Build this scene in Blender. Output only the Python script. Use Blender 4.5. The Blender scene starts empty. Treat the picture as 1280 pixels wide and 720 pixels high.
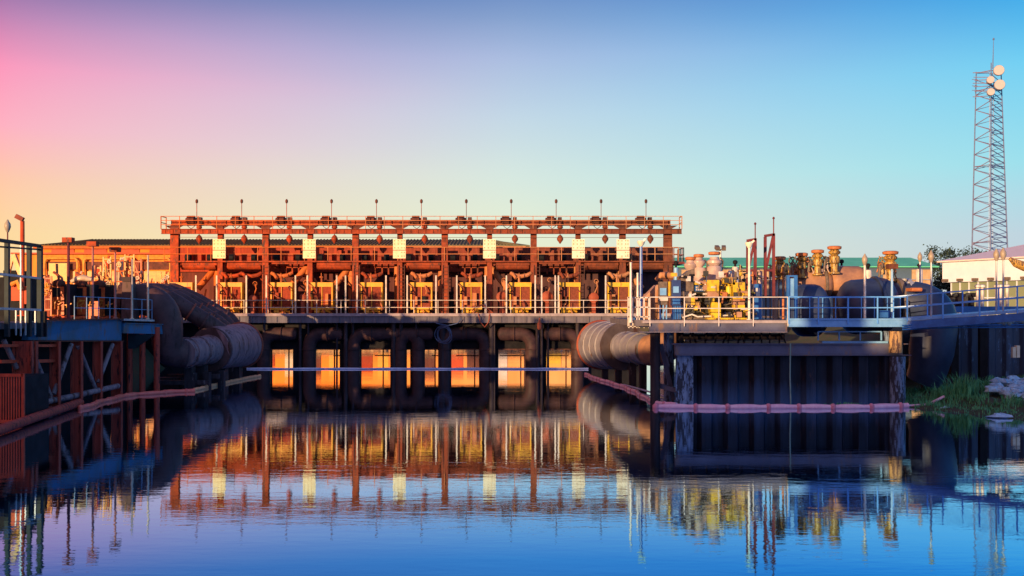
import bpy, math, random
from mathutils import Vector, Matrix
R = math.radians
random.seed(7)
S = bpy.context.scene
COL = S.collection
# ------------------------------------------------------------------ camera
CAMH, FPX, HZ = 4.6, 1300.0, 386.0
cam = bpy.data.cameras.new('camera'); camo = bpy.data.objects.new('camera', cam); COL.objects.link(camo)
camo.location = (0, 0, CAMH); camo.rotation_euler = (R(90), 0, 0)
cam.sensor_width = 36; cam.lens = FPX / 1280 * 36; cam.shift_y = 26 / 1280; cam.clip_end = 6000; cam.clip_start = .1
S.camera = camo
S.render.resolution_x, S.render.resolution_y = 1024, 576
S.view_settings.view_transform = 'Standard'; S.view_settings.look = 'None'
S.view_settings.exposure = 0.5; S.view_settings.gamma = 1
# ------------------------------------------------------------------ sky and sun
SUN_AZ = Vector((-.56, -.83, 0)).normalized(); SUN_EL = R(5.0)
def lin(c):
    return tuple(((v/255)/12.92 if v/255 <= .04045 else ((v/255+.055)/1.055)**2.4) for v in c) + (1,)
W = bpy.data.worlds.new('World'); S.world = W; W.use_nodes = True
nt = W.node_tree; N = nt.nodes; L = nt.links; N.clear()
def nd(t, **k):
    n = N.new(t)
    for a, b in k.items(): setattr(n, a, b)
    return n
def mth(op, a, b=None, clamp=False):
    n = nd('ShaderNodeMath', operation=op); n.use_clamp = clamp
    for i, v in enumerate((a, b)):
        if v is None: continue
        if isinstance(v, (int, float)): n.inputs[i].default_value = v
        else: L.new(v, n.inputs[i])
    return n.outputs[0]
tc = nd('ShaderNodeTexCoord'); sp = nd('ShaderNodeSeparateXYZ'); L.new(tc.outputs['Generated'], sp.inputs[0])
hyp = mth('SQRT', mth('ADD', mth('MULTIPLY', sp.outputs[0], sp.outputs[0]), mth('MULTIPLY', sp.outputs[1], sp.outputs[1])))
u = mth('DIVIDE', mth('ADD', mth('DIVIDE', sp.outputs[0], mth('MAXIMUM', hyp, .001)), .44), .88, True)
wn = nd('ShaderNodeTexNoise'); wn.inputs['Scale'].default_value = 2.2; wn.inputs['Detail'].default_value = 3
mp = nd('ShaderNodeMapping'); mp.inputs['Scale'].default_value = (1, 1, 4); L.new(tc.outputs['Generated'], mp.inputs[0]); L.new(mp.outputs[0], wn.inputs['Vector'])
v = mth('ADD', mth('MAXIMUM', sp.outputs[2], 0), mth('MULTIPLY', mth('SUBTRACT', wn.outputs[0], .5), .022))
v = mth('MAXIMUM', v, 0)
def ramp(stops):
    r = nd('ShaderNodeValToRGB'); e = r.color_ramp.elements
    e[0].position = 0; e[0].color = lin(stops[0][1])
    for i, (p, c) in enumerate(stops[1:]):
        q = e[1] if i == 0 else e.new(p)
        q.position = p; q.color = lin(c)
    L.new(v, r.inputs[0]); return r.outputs[0]
ev = lambda py: (HZ-py)/FPX/math.sqrt(1+((HZ-py)/FPX)**2)
RL = ramp([(0,(252,216,152)),(ev(300),(251,212,154)),(ev(240),(252,196,165)),(ev(180),(252,172,190)),(ev(115),(250,148,185)),(ev(55),(188,125,175)),(ev(0),(105,92,155)),(.5,(40,60,120)),(1,(20,50,110))])
RC = ramp([(0,(242,232,194)),(ev(300),(226,234,206)),(ev(220),(210,227,220)),(ev(140),(190,210,226)),(ev(70),(166,184,220)),(ev(20),(128,156,202)),(ev(-20),(100,134,192)),(.5,(40,90,165)),(1,(16,50,120))])
RR = ramp([(0,(196,206,212)),(ev(300),(184,206,220)),(ev(220),(150,218,232)),(ev(110),(108,202,238)),(ev(30),(52,164,228)),(ev(-20),(28,136,216)),(.5,(14,90,180)),(1,(8,50,120))])
def mixc(f, a, b, bt='MIX'):
    m = nd('ShaderNodeMixRGB', blend_type=bt)
    for i, q in enumerate((f, a, b)):
        if hasattr(q, 'links'): L.new(q, m.inputs[i])
        else: m.inputs[i].default_value = q
    return m.outputs[0]
c1 = mixc(mth('POWER', mth('MULTIPLY', u, 2.0, True), .72), RL, RC)
c2 = mixc(mth('SUBTRACT', mth('MULTIPLY', u, 2.0), 1.0, True), c1, RR)
back = mth('MULTIPLY', mth('SUBTRACT', .25, sp.outputs[1]), 1.6, True)      # unseen sky behind the viewer, tinted as fill: red left, blue right
side = mth('ADD', mth('MULTIPLY', sp.outputs[0], .8), .5, True)
bk = mixc(side, (.72, .30, .20, 1), (.14, .48, 1.10, 1))
c3 = mixc(mth('MULTIPLY', back, .9), c2, bk)
bg = nd('ShaderNodeBackground'); L.new(c3, bg.inputs[0]); bg.inputs[1].default_value = .76
sky = nd('ShaderNodeTexSky', sky_type='NISHITA'); sky.sun_disc = False; sky.sun_elevation = SUN_EL
sky.sun_rotation = math.atan2(SUN_AZ.x, SUN_AZ.y)
bg2 = nd('ShaderNodeBackground'); L.new(sky.outputs[0], bg2.inputs[0]); bg2.inputs[1].default_value = .12
mx = nd('ShaderNodeMixShader'); mx.inputs[0].default_value = .06
L.new(bg.outputs[0], mx.inputs[1]); L.new(bg2.outputs[0], mx.inputs[2])
wo = nd('ShaderNodeOutputWorld'); L.new(mx.outputs[0], wo.inputs[0])
sun = bpy.data.lights.new('sun', 'SUN'); so = bpy.data.objects.new('sun', sun); COL.objects.link(so)
sun.energy = 5.0; sun.angle = R(.5); sun.color = (1, .62, .30)
sd = Vector((SUN_AZ.x*math.cos(SUN_EL), SUN_AZ.y*math.cos(SUN_EL), math.sin(SUN_EL)))
so.rotation_euler = sd.to_track_quat('Z', 'Y').to_euler()

# ------------------------------------------------------------------ helpers
def X(px, D): return (px-640)*D/FPX
def Z(py, D): return CAMH-(py-HZ)*D/FPX
def P(px, py, D): return Vector((X(px, D), D, Z(py, D)))
def M(name, c, c2=None, rough=.6, metal=0., scale=2., streak=False, left=None, bump=.15, patch=None, patch_amt=.5, tide=None):
    m = bpy.data.materials.new(name); m.use_nodes = True; t = m.node_tree; n = t.nodes; l = t.links
    b = n['Principled BSDF']; b.inputs['Roughness'].default_value = rough; b.inputs['Metallic'].default_value = metal; b.inputs['Specular IOR Level'].default_value = .5 if rough < .46 else .15
    g = n.new('ShaderNodeNewGeometry'); mp = n.new('ShaderNodeMapping'); l.new(g.outputs['Position'], mp.inputs[0])
    mp.inputs['Scale'].default_value = (scale*2.4, scale*2.4, scale*.25) if streak else (scale,)*3
    no = n.new('ShaderNodeTexNoise'); no.inputs['Scale'].default_value = 1; no.inputs['Detail'].default_value = 6; no.inputs['Roughness'].default_value = .65
    l.new(mp.outputs[0], no.inputs['Vector'])
    r = n.new('ShaderNodeValToRGB'); r.color_ramp.elements[0].position = .36; r.color_ramp.elements[1].position = .64
    l.new(no.outputs[0], r.inputs[0])
    if c2 is None: c2 = tuple(x*.62 for x in c)
    a = n.new('ShaderNodeMixRGB'); a.inputs[1].default_value = (*c, 1); a.inputs[2].default_value = (*c2, 1); l.new(r.outputs[0], a.inputs[0])
    out = a.outputs[0]
    if left:      # warm left-to-right light grade painted into the colour along world x
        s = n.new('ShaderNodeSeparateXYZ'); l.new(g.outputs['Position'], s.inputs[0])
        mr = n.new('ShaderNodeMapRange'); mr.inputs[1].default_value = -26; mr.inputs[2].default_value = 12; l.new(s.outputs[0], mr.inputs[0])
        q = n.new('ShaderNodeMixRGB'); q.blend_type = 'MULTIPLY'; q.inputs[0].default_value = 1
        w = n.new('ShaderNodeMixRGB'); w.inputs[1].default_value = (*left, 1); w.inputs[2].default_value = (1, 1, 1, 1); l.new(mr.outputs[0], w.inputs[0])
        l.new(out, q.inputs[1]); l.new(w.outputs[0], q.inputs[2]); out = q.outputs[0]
    if patch:     # flaking or rusted patches
        n2 = n.new('ShaderNodeTexNoise'); n2.inputs['Scale'].default_value = .8; n2.inputs['Detail'].default_value = 8; n2.inputs['Roughness'].default_value = .7
        m2 = n.new('ShaderNodeMapping'); m2.inputs['Scale'].default_value = (scale*2.6, scale*2.6, scale*.7); m2.inputs['Location'].default_value = (7, 3, 1)
        l.new(g.outputs['Position'], m2.inputs[0]); l.new(m2.outputs[0], n2.inputs['Vector'])
        r2 = n.new('ShaderNodeValToRGB'); r2.color_ramp.elements[0].position = 1-patch_amt-.03; r2.color_ramp.elements[1].position = 1-patch_amt+.03
        l.new(n2.outputs[0], r2.inputs[0])
        q = n.new('ShaderNodeMixRGB'); l.new(r2.outputs[0], q.inputs[0]); l.new(out, q.inputs[1]); q.inputs[2].default_value = (*patch, 1); out = q.outputs[0]
    if tide:      # dried silt line left by high water
        s3 = n.new('ShaderNodeSeparateXYZ'); l.new(g.outputs['Position'], s3.inputs[0])
        a3 = n.new('ShaderNodeMath'); a3.operation = 'MULTIPLY_ADD'; l.new(no.outputs[0], a3.inputs[0]); a3.inputs[1].default_value = 1.2; l.new(s3.outputs[2], a3.inputs[2])
        m3 = n.new('ShaderNodeMapRange'); m3.inputs[1].default_value = 1.75; m3.inputs[2].default_value = .75; m3.inputs[4].default_value = .8; l.new(a3.outputs[0], m3.inputs[0])
        q = n.new('ShaderNodeMixRGB'); l.new(m3.outputs[0], q.inputs[0]); l.new(out, q.inputs[1]); q.inputs[2].default_value = (*tide, 1); out = q.outputs[0]
    l.new(out, b.inputs['Base Color'])
    if bump:
        bu = n.new('ShaderNodeBump'); bu.inputs['Strength'].default_value = bump; bu.inputs['Distance'].default_value = .05
        l.new(no.outputs[0], bu.inputs['Height']); l.new(bu.outputs[0], b.inputs['Normal'])
    return m
WARM = (1.5, .62, .2)
mt = dict(
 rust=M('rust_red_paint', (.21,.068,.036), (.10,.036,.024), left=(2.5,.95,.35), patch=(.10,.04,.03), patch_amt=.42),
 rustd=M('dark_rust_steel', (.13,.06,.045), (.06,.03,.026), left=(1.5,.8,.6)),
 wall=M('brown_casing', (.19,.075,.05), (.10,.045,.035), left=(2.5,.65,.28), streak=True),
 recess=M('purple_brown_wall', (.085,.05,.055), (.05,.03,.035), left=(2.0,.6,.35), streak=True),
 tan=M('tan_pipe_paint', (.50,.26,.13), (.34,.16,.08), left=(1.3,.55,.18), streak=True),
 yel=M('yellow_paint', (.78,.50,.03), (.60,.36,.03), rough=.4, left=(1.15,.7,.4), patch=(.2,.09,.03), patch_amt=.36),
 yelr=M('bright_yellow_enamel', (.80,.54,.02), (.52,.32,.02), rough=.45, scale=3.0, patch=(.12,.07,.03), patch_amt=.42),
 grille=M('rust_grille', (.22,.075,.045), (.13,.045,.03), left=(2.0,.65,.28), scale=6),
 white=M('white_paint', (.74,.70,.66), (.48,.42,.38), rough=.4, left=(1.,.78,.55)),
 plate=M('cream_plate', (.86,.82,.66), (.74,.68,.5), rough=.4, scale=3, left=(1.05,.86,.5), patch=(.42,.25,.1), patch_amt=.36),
 galv=M('galvanised_steel', (.50,.50,.52), (.34,.35,.38), rough=.45, metal=.3),
 deck=M('deck_steel', (.17,.15,.17), (.10,.09,.11), scale=1.2, streak=True),
 decklip=M('deck_kerb', (.42,.36,.36), (.28,.24,.25), left=(.9,.75,.75)),
 black=M('black_steel', (.018,.016,.02), (.008,.008,.01), rough=.7),
 pile=M('wet_timber_pile', (.055,.04,.045), (.02,.015,.02), streak=True, patch=(.16,.13,.14), patch_amt=.36),
 elbow=M('brown_elbow_pipe', (.07,.035,.035), (.035,.02,.022), rough=.55),
 pipel=M('weathered_purple_brown_pipe', (.34,.20,.20), (.18,.11,.12), rough=.5, scale=1.4, streak=True, patch=(.10,.045,.035), patch_amt=.43),
 pipeb=M('slate_pipe', (.085,.072,.076), (.05,.042,.046), rough=.5, scale=1.1, left=(1.5,.8,.7), patch=(.06,.03,.025), patch_amt=.4),
 piper=M('light_banded_pipe', (.27,.25,.27), (.18,.17,.20), rough=.45, scale=1.1, patch=(.13,.07,.05), patch_amt=.38),
 redrim=M('rust_red_rim', (.36,.09,.05), (.22,.05,.03)),
 teal=M('teal_steel', (.012,.028,.036), (.008,.018,.024), rough=.5, scale=2),
 beambl=M('blue_grey_beam', (.035,.15,.30), (.05,.12,.18), rough=.5, scale=.9, patch=(.12,.10,.10), patch_amt=.44),
 redpile=M('red_primer_pile', (.60,.08,.045), (.32,.045,.03), rough=.6, streak=True, patch=(.07,.02,.02), patch_amt=.42),
 redfence=M('red_bars', (.75,.09,.04), (.5,.06,.03), rough=.5),
 boomr=M('red_boom_fabric', (.97,.18,.11), (.88,.12,.08), rough=.35, scale=5),
 boomp=M('pink_boom_fabric', (.95,.56,.64), (.85,.42,.54), rough=.35, scale=5),
 boomb=M('pink_bobble', (.80,.30,.36), (.65,.2,.26), rough=.5, scale=5),
 boomo=M('orange_boom_fabric', (.95,.42,.2), (.8,.3,.14), rough=.5, scale=5),
 boomw=M('pale_boom_fabric', (.62,.66,.82), (.45,.50,.70), rough=.4, scale=3),
 sheet=M('dark_sheet_pile', (.022,.028,.048), (.010,.013,.024), rough=.5, streak=True, scale=1.3, patch=(.06,.035,.035), patch_amt=.38, tide=(.06,.11,.22)),
 flake=M('flaking_white_pile', (.26,.36,.52), (.12,.17,.27), rough=.5, scale=2.2, streak=True, patch=(.04,.042,.06), patch_amt=.5),
 bluer=M('blue_steel_paint', (.035,.17,.50), (.02,.10,.32), rough=.4, scale=2),
 bluel=M('pale_blue_steel', (.22,.46,.78), (.14,.34,.62), rough=.4, scale=2),
 railr=M('pale_blue_rail', (.16,.44,.88), (.10,.32,.76), rough=.35),
 deckr=M('platform_edge_steel', (.14,.15,.22), (.09,.09,.14), rough=.5, scale=.7, patch=(.22,.14,.11), patch_amt=.42),
 tankb=M('navy_tank', (.035,.055,.12), (.02,.03,.075), rough=.45, scale=1),
 tankt=M('rust_tan_tank', (.42,.22,.13), (.24,.13,.10), rough=.5, scale=1.4),
 tankw=M('cream_tank', (.56,.42,.36), (.36,.26,.24), rough=.35, scale=2),
 gold=M('golden_valve', (.62,.38,.07), (.34,.19,.05), rough=.4, scale=6, patch=(.09,.05,.03), patch_amt=.48),
 cap=M('orange_cap', (.55,.20,.08), (.35,.12,.05), rough=.5, scale=6),
 eng=M('grey_brown_engine', (.20,.15,.12), (.10,.08,.07), rough=.5, scale=6),
 engd=M('oily_engine', (.05,.048,.035), (.025,.025,.02), rough=.45, scale=8),
 cond=M('sand_hopper', (.48,.27,.17), (.34,.19,.13), rough=.5),
 orange=M('orange_machine', (.75,.16,.03), (.50,.06,.01), rough=.45, scale=4),
 orw=M('orange_shed_wall', (.85,.30,.035), (.70,.17,.02), rough=.6, scale=.8, streak=True),
 yo=M('amber_frame_paint', (.80,.36,.045), (.70,.20,.03), rough=.4, scale=3),
 redo=M('red_orange_panel', (.62,.09,.03), (.45,.06,.02), rough=.5, scale=1),
 redf=M('maroon_frame', (.20,.045,.05), (.12,.03,.035), rough=.5),
 wht=M('white_cladding', (.72,.77,.94), (.64,.69,.86), rough=.5, scale=.6, bump=.03),
 pinkroof=M('pink_metal_roof', (.86,.70,.66), (.76,.60,.58), rough=.4, scale=.8, streak=True),
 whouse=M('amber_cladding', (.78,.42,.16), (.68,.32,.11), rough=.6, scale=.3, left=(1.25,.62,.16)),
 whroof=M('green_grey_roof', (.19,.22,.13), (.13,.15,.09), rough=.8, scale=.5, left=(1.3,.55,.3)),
 groof=M('sea_green_roof', (.16,.66,.40), (.12,.55,.34), rough=.6, scale=.5),
 bwall=M('slate_blue_wall', (.10,.16,.24), (.08,.13,.2), rough=.5, scale=.5),
 bpanel=M('tan_panel', (.55,.38,.22), (.44,.29,.16), rough=.5),
 tower=M('tower_steel', (.15,.19,.36), (.10,.13,.28), rough=.5),
 towr=M('tower_red_brace', (.20,.15,.26), (.16,.11,.20), rough=.5),
 dish=M('dish_white', (.50,.45,.47), (.45,.40,.42), rough=.4),
 lamp=M('lamp_shell', (.40,.33,.24), (.30,.24,.18), rough=.4),
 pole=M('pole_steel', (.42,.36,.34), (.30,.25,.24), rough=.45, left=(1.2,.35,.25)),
 leaf=M('grass_blades', (.14,.46,.20), (.06,.25,.11), rough=.6, scale=3, bump=0),
 tree=M('tree_leaves', (.05,.08,.05), (.03,.05,.04), rough=.7, bump=0),
 bark=M('bark', (.08,.06,.05)),
 rock=M('pale_rock', (.50,.70,.84), (.28,.42,.56), rough=.8, scale=5, bump=.5),
 rope=M('green_rope', (.30,.42,.36), (.18,.28,.24), rough=.7),
 hose=M('blue_hose', (.10,.14,.24), (.06,.09,.17), rough=.5),
 conc=M('concrete', (.30,.27,.25), (.20,.18,.17), scale=.8, streak=True),
 quay=M('tan_quay', (.78,.46,.20), (.42,.17,.07), scale=.8, streak=True, patch=(.12,.06,.04), patch_amt=.42),
)
def glassmat():
    m = bpy.data.materials.new('window_glass'); m.use_nodes = True; b = m.node_tree.nodes['Principled BSDF']
    b.inputs['Base Color'].default_value = (.20,.24,.16,1); b.inputs['Roughness'].default_value = .12
    n = m.node_tree.nodes.new('ShaderNodeTexNoise'); n.inputs['Scale'].default_value = 1.5
    bu = m.node_tree.nodes.new('ShaderNodeBump'); bu.inputs['Strength'].default_value = .1; m.node_tree.links.new(n.outputs[0], bu.inputs['Height']); m.node_tree.links.new(bu.outputs[0], b.inputs['Normal'])
    return m
mt['glass'] = glassmat()

ORG = {}
class MB:
    def __init__(s): s.v = []; s.f = []; s.c = []
    def add(s, vs, fs):
        s.c.append((len(s.v), len(s.f))); o = len(s.v); s.v += [tuple(a) for a in vs]; s.f += [tuple(i+o for i in f) for f in fs]; return s
    def box(s, x0, x1, y0, y1, z0, z1):
        if x0 > x1: x0, x1 = x1, x0
        if y0 > y1: y0, y1 = y1, y0
        if z0 > z1: z0, z1 = z1, z0
        vs = [(x,y,z) for z in (z0,z1) for y in (y0,y1) for x in (x0,x1)]
        return s.add(vs, [(0,2,3,1),(4,5,7,6),(0,1,5,4),(2,6,7,3),(0,4,6,2),(1,3,7,5)])
    def pbox(s, px0, px1, py0, py1, D, dep=.3):
        return s.box(X(px0,D), X(px1,D), D, D+dep, Z(py1,D), Z(py0,D))
    def bar(s, p, q, w=.05, h=None):
        p = Vector(p); q = Vector(q); h = h or w; d = (q-p).normalized()
        a = d.cross(Vector((0,0,1)));
        if a.length < 1e-4: a = Vector((1,0,0))
        a.normalize(); b = a.cross(d)
        vs = []
        for c in (p, q):
            for sa, sb in ((-1,-1),(1,-1),(1,1),(-1,1)): vs.append(c+a*sa*w/2+b*sb*h/2)
        return s.add(vs, [(3,2,1,0),(4,5,6,7),(0,1,5,4),(1,2,6,5),(2,3,7,6),(3,0,4,7)])
    def tube(s, pts, r, seg=10, cap=True):
        pts = [Vector(p) for p in pts]; n = len(pts)
        rs = r if isinstance(r, (list, tuple)) else [r]*n
        ring = []; up = None
        for i in range(n):
            d = (pts[min(i+1,n-1)]-pts[max(i-1,0)])
            if i and i < n-1:
                d = (pts[i]-pts[i-1]).normalized()+(pts[i+1]-pts[i]).normalized()
            if d.length < 1e-7: d = Vector((0,0,1))
            d.normalize()
            if up is None:
                up = Vector((0,0,1)) if abs(d.z) < .9 else Vector((0,1,0))
            a = up-d*up.dot(d)
            if a.length < 1e-4: a = Vector((1,0,0))-d*d.x
            a.normalize(); up = a; b = d.cross(a)
            ring.append([pts[i]+(a*math.cos(2*math.pi*k/seg)+b*math.sin(2*math.pi*k/seg))*rs[i] for k in range(seg)])
        vs = [q for rg in ring for q in rg]; fs = []
        for i in range(n-1):
            for k in range(seg):
                k2 = (k+1) % seg; fs.append((i*seg+k, i*seg+k2, (i+1)*seg+k2, (i+1)*seg+k))
        if cap: fs.append(tuple(range(seg))[::-1]); fs.append(tuple((n-1)*seg+k for k in range(seg)))
        return s.add(vs, fs)
    def cyl(s, p, q, r, seg=12): return s.tube([p, q], r, seg)
    def lathe(s, c, prof, seg=14):
        c = Vector(c); pts = [c+Vector((0,0,z)) for r, z in prof]; n = len(prof); vs = []; fs = []
        for i, (r, z) in enumerate(prof):
            for k in range(seg):
                a = 2*math.pi*k/seg; vs.append(c+Vector((r*math.cos(a), r*math.sin(a), z)))
        for i in range(n-1):
            for k in range(seg):
                k2 = (k+1) % seg; fs.append((i*seg+k, i*seg+k2, (i+1)*seg+k2, (i+1)*seg+k))
        fs.append(tuple(range(seg))[::-1]); fs.append(tuple((n-1)*seg+k for k in range(seg)))
        return s.add(vs, fs)
    def prism(s, poly, a, b):      # poly in (x,z), extruded in y from a to b
        n = len(poly); vs = [(x,a,z) for x,z in poly]+[(x,b,z) for x,z in poly]
        return s.add(vs, [tuple(range(n)), tuple(range(n,2*n))[::-1]]+[(i,i+n,(i+1)%n+n,(i+1)%n) for i in range(n)])
    def torus(s, c, ax, R_, r, seg=28, t=8):
        ax = Vector(ax).normalized(); a = ax.orthogonal().normalized(); b = ax.cross(a); c = Vector(c); vs = []; fs = []
        for i in range(seg):
            u_ = 2*math.pi*i/seg; d = a*math.cos(u_)+b*math.sin(u_)
            for k in range(t):
                w = 2*math.pi*k/t; vs.append(c+d*(R_+r*math.cos(w))+ax*r*math.sin(w))
        for i in range(seg):
            for k in range(t):
                fs.append((i*t+k, ((i+1)%seg)*t+k, ((i+1)%seg)*t+(k+1)%t, i*t+(k+1)%t))
        return s.add(vs, fs)
    def split(s, name, m, parent):
        st = s.c+[(len(s.v), len(s.f))]
        for (a0, b0), (a1, b1) in zip(st[:-1], st[1:]):
            k = MB(); k.v = s.v[a0:a1]; k.f = [tuple(i-a0 for i in f) for f in s.f[b0:b1]]; k.build(name, m, parent)
    def build(s, name, m, parent=None, label=None, cat=None, group=None, kind=None):
        if parent is not None: org = ORG[parent]
        elif kind: org = Vector((0,0,0))
        else:
            xs = [a[0] for a in s.v]; ys = [a[1] for a in s.v]; zs = [a[2] for a in s.v]
            org = Vector(((min(xs)+max(xs))/2, (min(ys)+max(ys))/2, min(zs)))
        me = bpy.data.meshes.new(name); me.from_pydata([Vector(a)-org for a in s.v], [], s.f)
        me.materials.append(mt[m] if isinstance(m, str) else m)
        me.polygons.foreach_set('use_smooth', [True]*len(me.polygons)); me.set_sharp_from_angle(angle=R(8 if name == 'roof' else 38)); me.update()
        o = bpy.data.objects.new(name, me); COL.objects.link(o); ORG[o] = org
        if parent is not None: o.parent = parent
        else: o.location = org
        if label: o['label'] = label
        if cat: o['category'] = cat
        if group: o['group'] = group
        if kind: o['kind'] = kind
        return o
def thing(name, label, cat, loc, group=None):
    o = bpy.data.objects.new(name, None); COL.objects.link(o); o.location = loc; o.empty_display_size = .3
    o['label'] = label; o['category'] = cat
    if group: o['group'] = group
    ORG[o] = Vector(loc); return o
def dup(root, loc, label, group=None):
    r = root.copy(); COL.objects.link(r); r.location = loc; r['label'] = label
    if group: r['group'] = group
    for ch in list(root.children):
        c = ch.copy(); COL.objects.link(c); c.parent = r
        for g in ch.children:
            d = g.copy(); COL.objects.link(d); d.parent = c
    return r
ORD = ['first','second','third','fourth','fifth','sixth','seventh','eighth','ninth','tenth','eleventh','twelfth','thirteenth','fourteenth','fifteenth','sixteenth','seventeenth','eighteenth','nineteenth','twentieth','twenty-first','twenty-second','twenty-third','twenty-fourth','twenty-fifth','twenty-sixth','twenty-seventh','twenty-eighth']
def arc(c, r, a0, a1, n=8, ax=(1,0,0), ay=(0,0,1)):
    c = Vector(c); ax = Vector(ax); ay = Vector(ay)
    return [c+ax*r*math.cos(R(a0+(a1-a0)*i/n))+ay*r*math.sin(R(a0+(a1-a0)*i/n)) for i in range(n+1)]
def rail(mb, pts, h=1.07, step=1.5, r=.022, mids=(.5,), drop=0):
    pts = [Vector(p) for p in pts]
    for a, b in zip(pts[:-1], pts[1:]):
        d = b-a; n = max(1, round(d.length/step))
        for k in (*mids, 1.0): mb.bar(a+Vector((0,0,h*k)), b+Vector((0,0,h*k)), r*2)
        for i in range(n+1):
            q = a+d*i/n; mb.bar(q-Vector((0,0,drop)), q+Vector((0,0,h)), r*2.2)

# ------------------------------------------------------------------ water
wm = bpy.data.materials.new('canal_water'); wm.use_nodes = True; t = wm.node_tree; n = t.nodes; l = t.links; n.clear()
g = n.new('ShaderNodeNewGeometry')
def noise(sc, det, ro=.5):
    mp = n.new('ShaderNodeMapping'); mp.inputs['Scale'].default_value = sc; l.new(g.outputs['Position'], mp.inputs[0])
    a = n.new('ShaderNodeTexNoise'); a.inputs['Scale'].default_value = 1; a.inputs['Detail'].default_value = det; a.inputs['Roughness'].default_value = ro
    l.new(mp.outputs[0], a.inputs['Vector']); return a.outputs[0]
n1 = noise((.9, 2.6, 1), 4, .55); n2 = noise((.12, .3, 1), 2); n3 = noise((5, 9, 1), 2)
ad = n.new('ShaderNodeMath'); ad.operation = 'MULTIPLY_ADD'; l.new(n3, ad.inputs[0]); ad.inputs[1].default_value = .10; l.new(n1, ad.inputs[2])
# gusts: some patches of the canal are calmer than others
gr = n.new('ShaderNodeMapRange'); l.new(n2, gr.inputs[0]); gr.inputs[1].default_value = .35; gr.inputs[2].default_value = .65; gr.inputs[3].default_value = .35; gr.inputs[4].default_value = 1.0
ml = n.new('ShaderNodeMath'); ml.operation = 'MULTIPLY'; l.new(ad.outputs[0], ml.inputs[0]); l.new(gr.outputs[0], ml.inputs[1])
bu = n.new('ShaderNodeBump'); bu.inputs['Strength'].default_value = 1; bu.inputs['Distance'].default_value = .0042; l.new(ml.outputs[0], bu.inputs['Height'])
gl = n.new('ShaderNodeBsdfGlossy'); gl.inputs['Roughness'].default_value = .006; gl.inputs['Color'].default_value = (.80,.93,1,1); l.new(bu.outputs[0], gl.inputs['Normal'])
df = n.new('ShaderNodeBsdfDiffuse'); df.inputs['Color'].default_value = (.002,.022,.06,1)
# steeper views look into the blue body of the water, grazing ones mirror
lw = n.new('ShaderNodeLayerWeight'); lw.inputs['Blend'].default_value = .5
cr = n.new('ShaderNodeValToRGB'); l.new(lw.outputs['Facing'], cr.inputs[0]); e_ = cr.color_ramp.elements
e_[0].position = .5; e_[0].color = (.03,.12,.4,1); e_[1].position = .94; e_[1].color = (.92,.96,1,1)
q_ = e_.new(.765); q_.color = (.09,.42,.80,1); q_ = e_.new(.845); q_.color = (.52,.77,.97,1)
l.new(cr.outputs[0], gl.inputs['Color'])
ms = n.new('ShaderNodeMixShader'); ms.inputs[0].default_value = .97; l.new(df.outputs[0], ms.inputs[1]); l.new(gl.outputs[0], ms.inputs[2])
ou = n.new('ShaderNodeOutputMaterial'); l.new(ms.outputs[0], ou.inputs[0])
w = MB(); w.add([(-60,-60,0),(60,-60,0),(60,172,0),(-60,172,0)], [(0,1,2,3)]); w.build('water', wm, kind='structure')

# ------------------------------------------------------------------ ground (one sheet with the canal cut in it)
def sm(a, b, x):
    t_ = max(0, min(1, (x-a)/(b-a))); return t_*t_*(3-2*t_)
def shore(y):
    pts = [(-60,24),(20,23.5),(38,22.2),(43.5,21.0),(46,20.0),(48.6,18.6),(51,18.4),(54,19.6),(60,21),(75,20),(82,15.5),(172,15.5)]
    for (a, xa), (b, xb) in zip(pts[:-1], pts[1:]):
        if y <= b: return xa+(xb-xa)*max(0,(y-a))/(b-a)
    return 15.5
def gz(x, y):
    if y > 173 or y < -12: return 3.2
    wl = -25.5 if y < 82 else -50; wr = shore(y)
    zl = -1.5+4.7*sm(wl+1, wl-5, x) if x < 0 else -1.5
    zr = -1.5
    if x > 0:
        d = x-wr
        zr = -1.2+1.2*sm(-3, 0, d)+ (min(d*.12, 1.2)+2.0*sm(10,15,d) if d > 0 else 0)
        if d > 0: zr += .10*math.sin(x*2.1+y*1.3)+.07*math.sin(x*4.7-y*2.9)
    return max(zl, zr)
xs = [-3000,-1200,-500,-200,-100,-60]+[-40+i*1.0 for i in range(20)]+[-18,-10,0,8,12]+[14+i*.5 for i in range(60)]+[48,60,100,200,500,1200,3000]
ys = [-3000,-500,-100,-40,-13,-11,0,15,30]+[34+i*.5 for i in range(80)]+[76,80,84,88,100,120,140,160,172,174,180,200,250,400,800,1500,4000]
gm = MB(); nx = len(xs)
gm.add([(x,y,gz(x,y)) for y in ys for x in xs], [(j*nx+i, j*nx+i+1, (j+1)*nx+i+1, (j+1)*nx+i) for j in range(len(ys)-1) for i in range(nx-1)])
mt['ground'] = M('bank_soil_and_turf', (.05,.075,.035), (.085,.07,.05), rough=.9, scale=1.2, bump=.6)
gm.build('ground', 'ground', kind='structure')

# ------------------------------------------------------------------ what shades the works: a stepped blocker added out of view behind the camera
th = thing('shade_blocker', 'long stepped shade blocker added out of view behind the camera', 'wall', (-60, -12, 3.2))
for q0, q1, hh in ((-170,-76,11.8),(-76,-50,9.8),(-50,-37,9.8),(-37,-27.5,9.9),(-27.5,-25.2,12.4),(-25.2,-22.7,9.0),(-22.7,14,12.4)):
    MB().box(q0,q1,-13,-12,3.15,hh).build('panel', 'conc', th); MB().box(q0+.02,q1-.02,-13.1,-11.9,hh+.01,hh+.15).build('blocker_top', 'deck', th)

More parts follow.
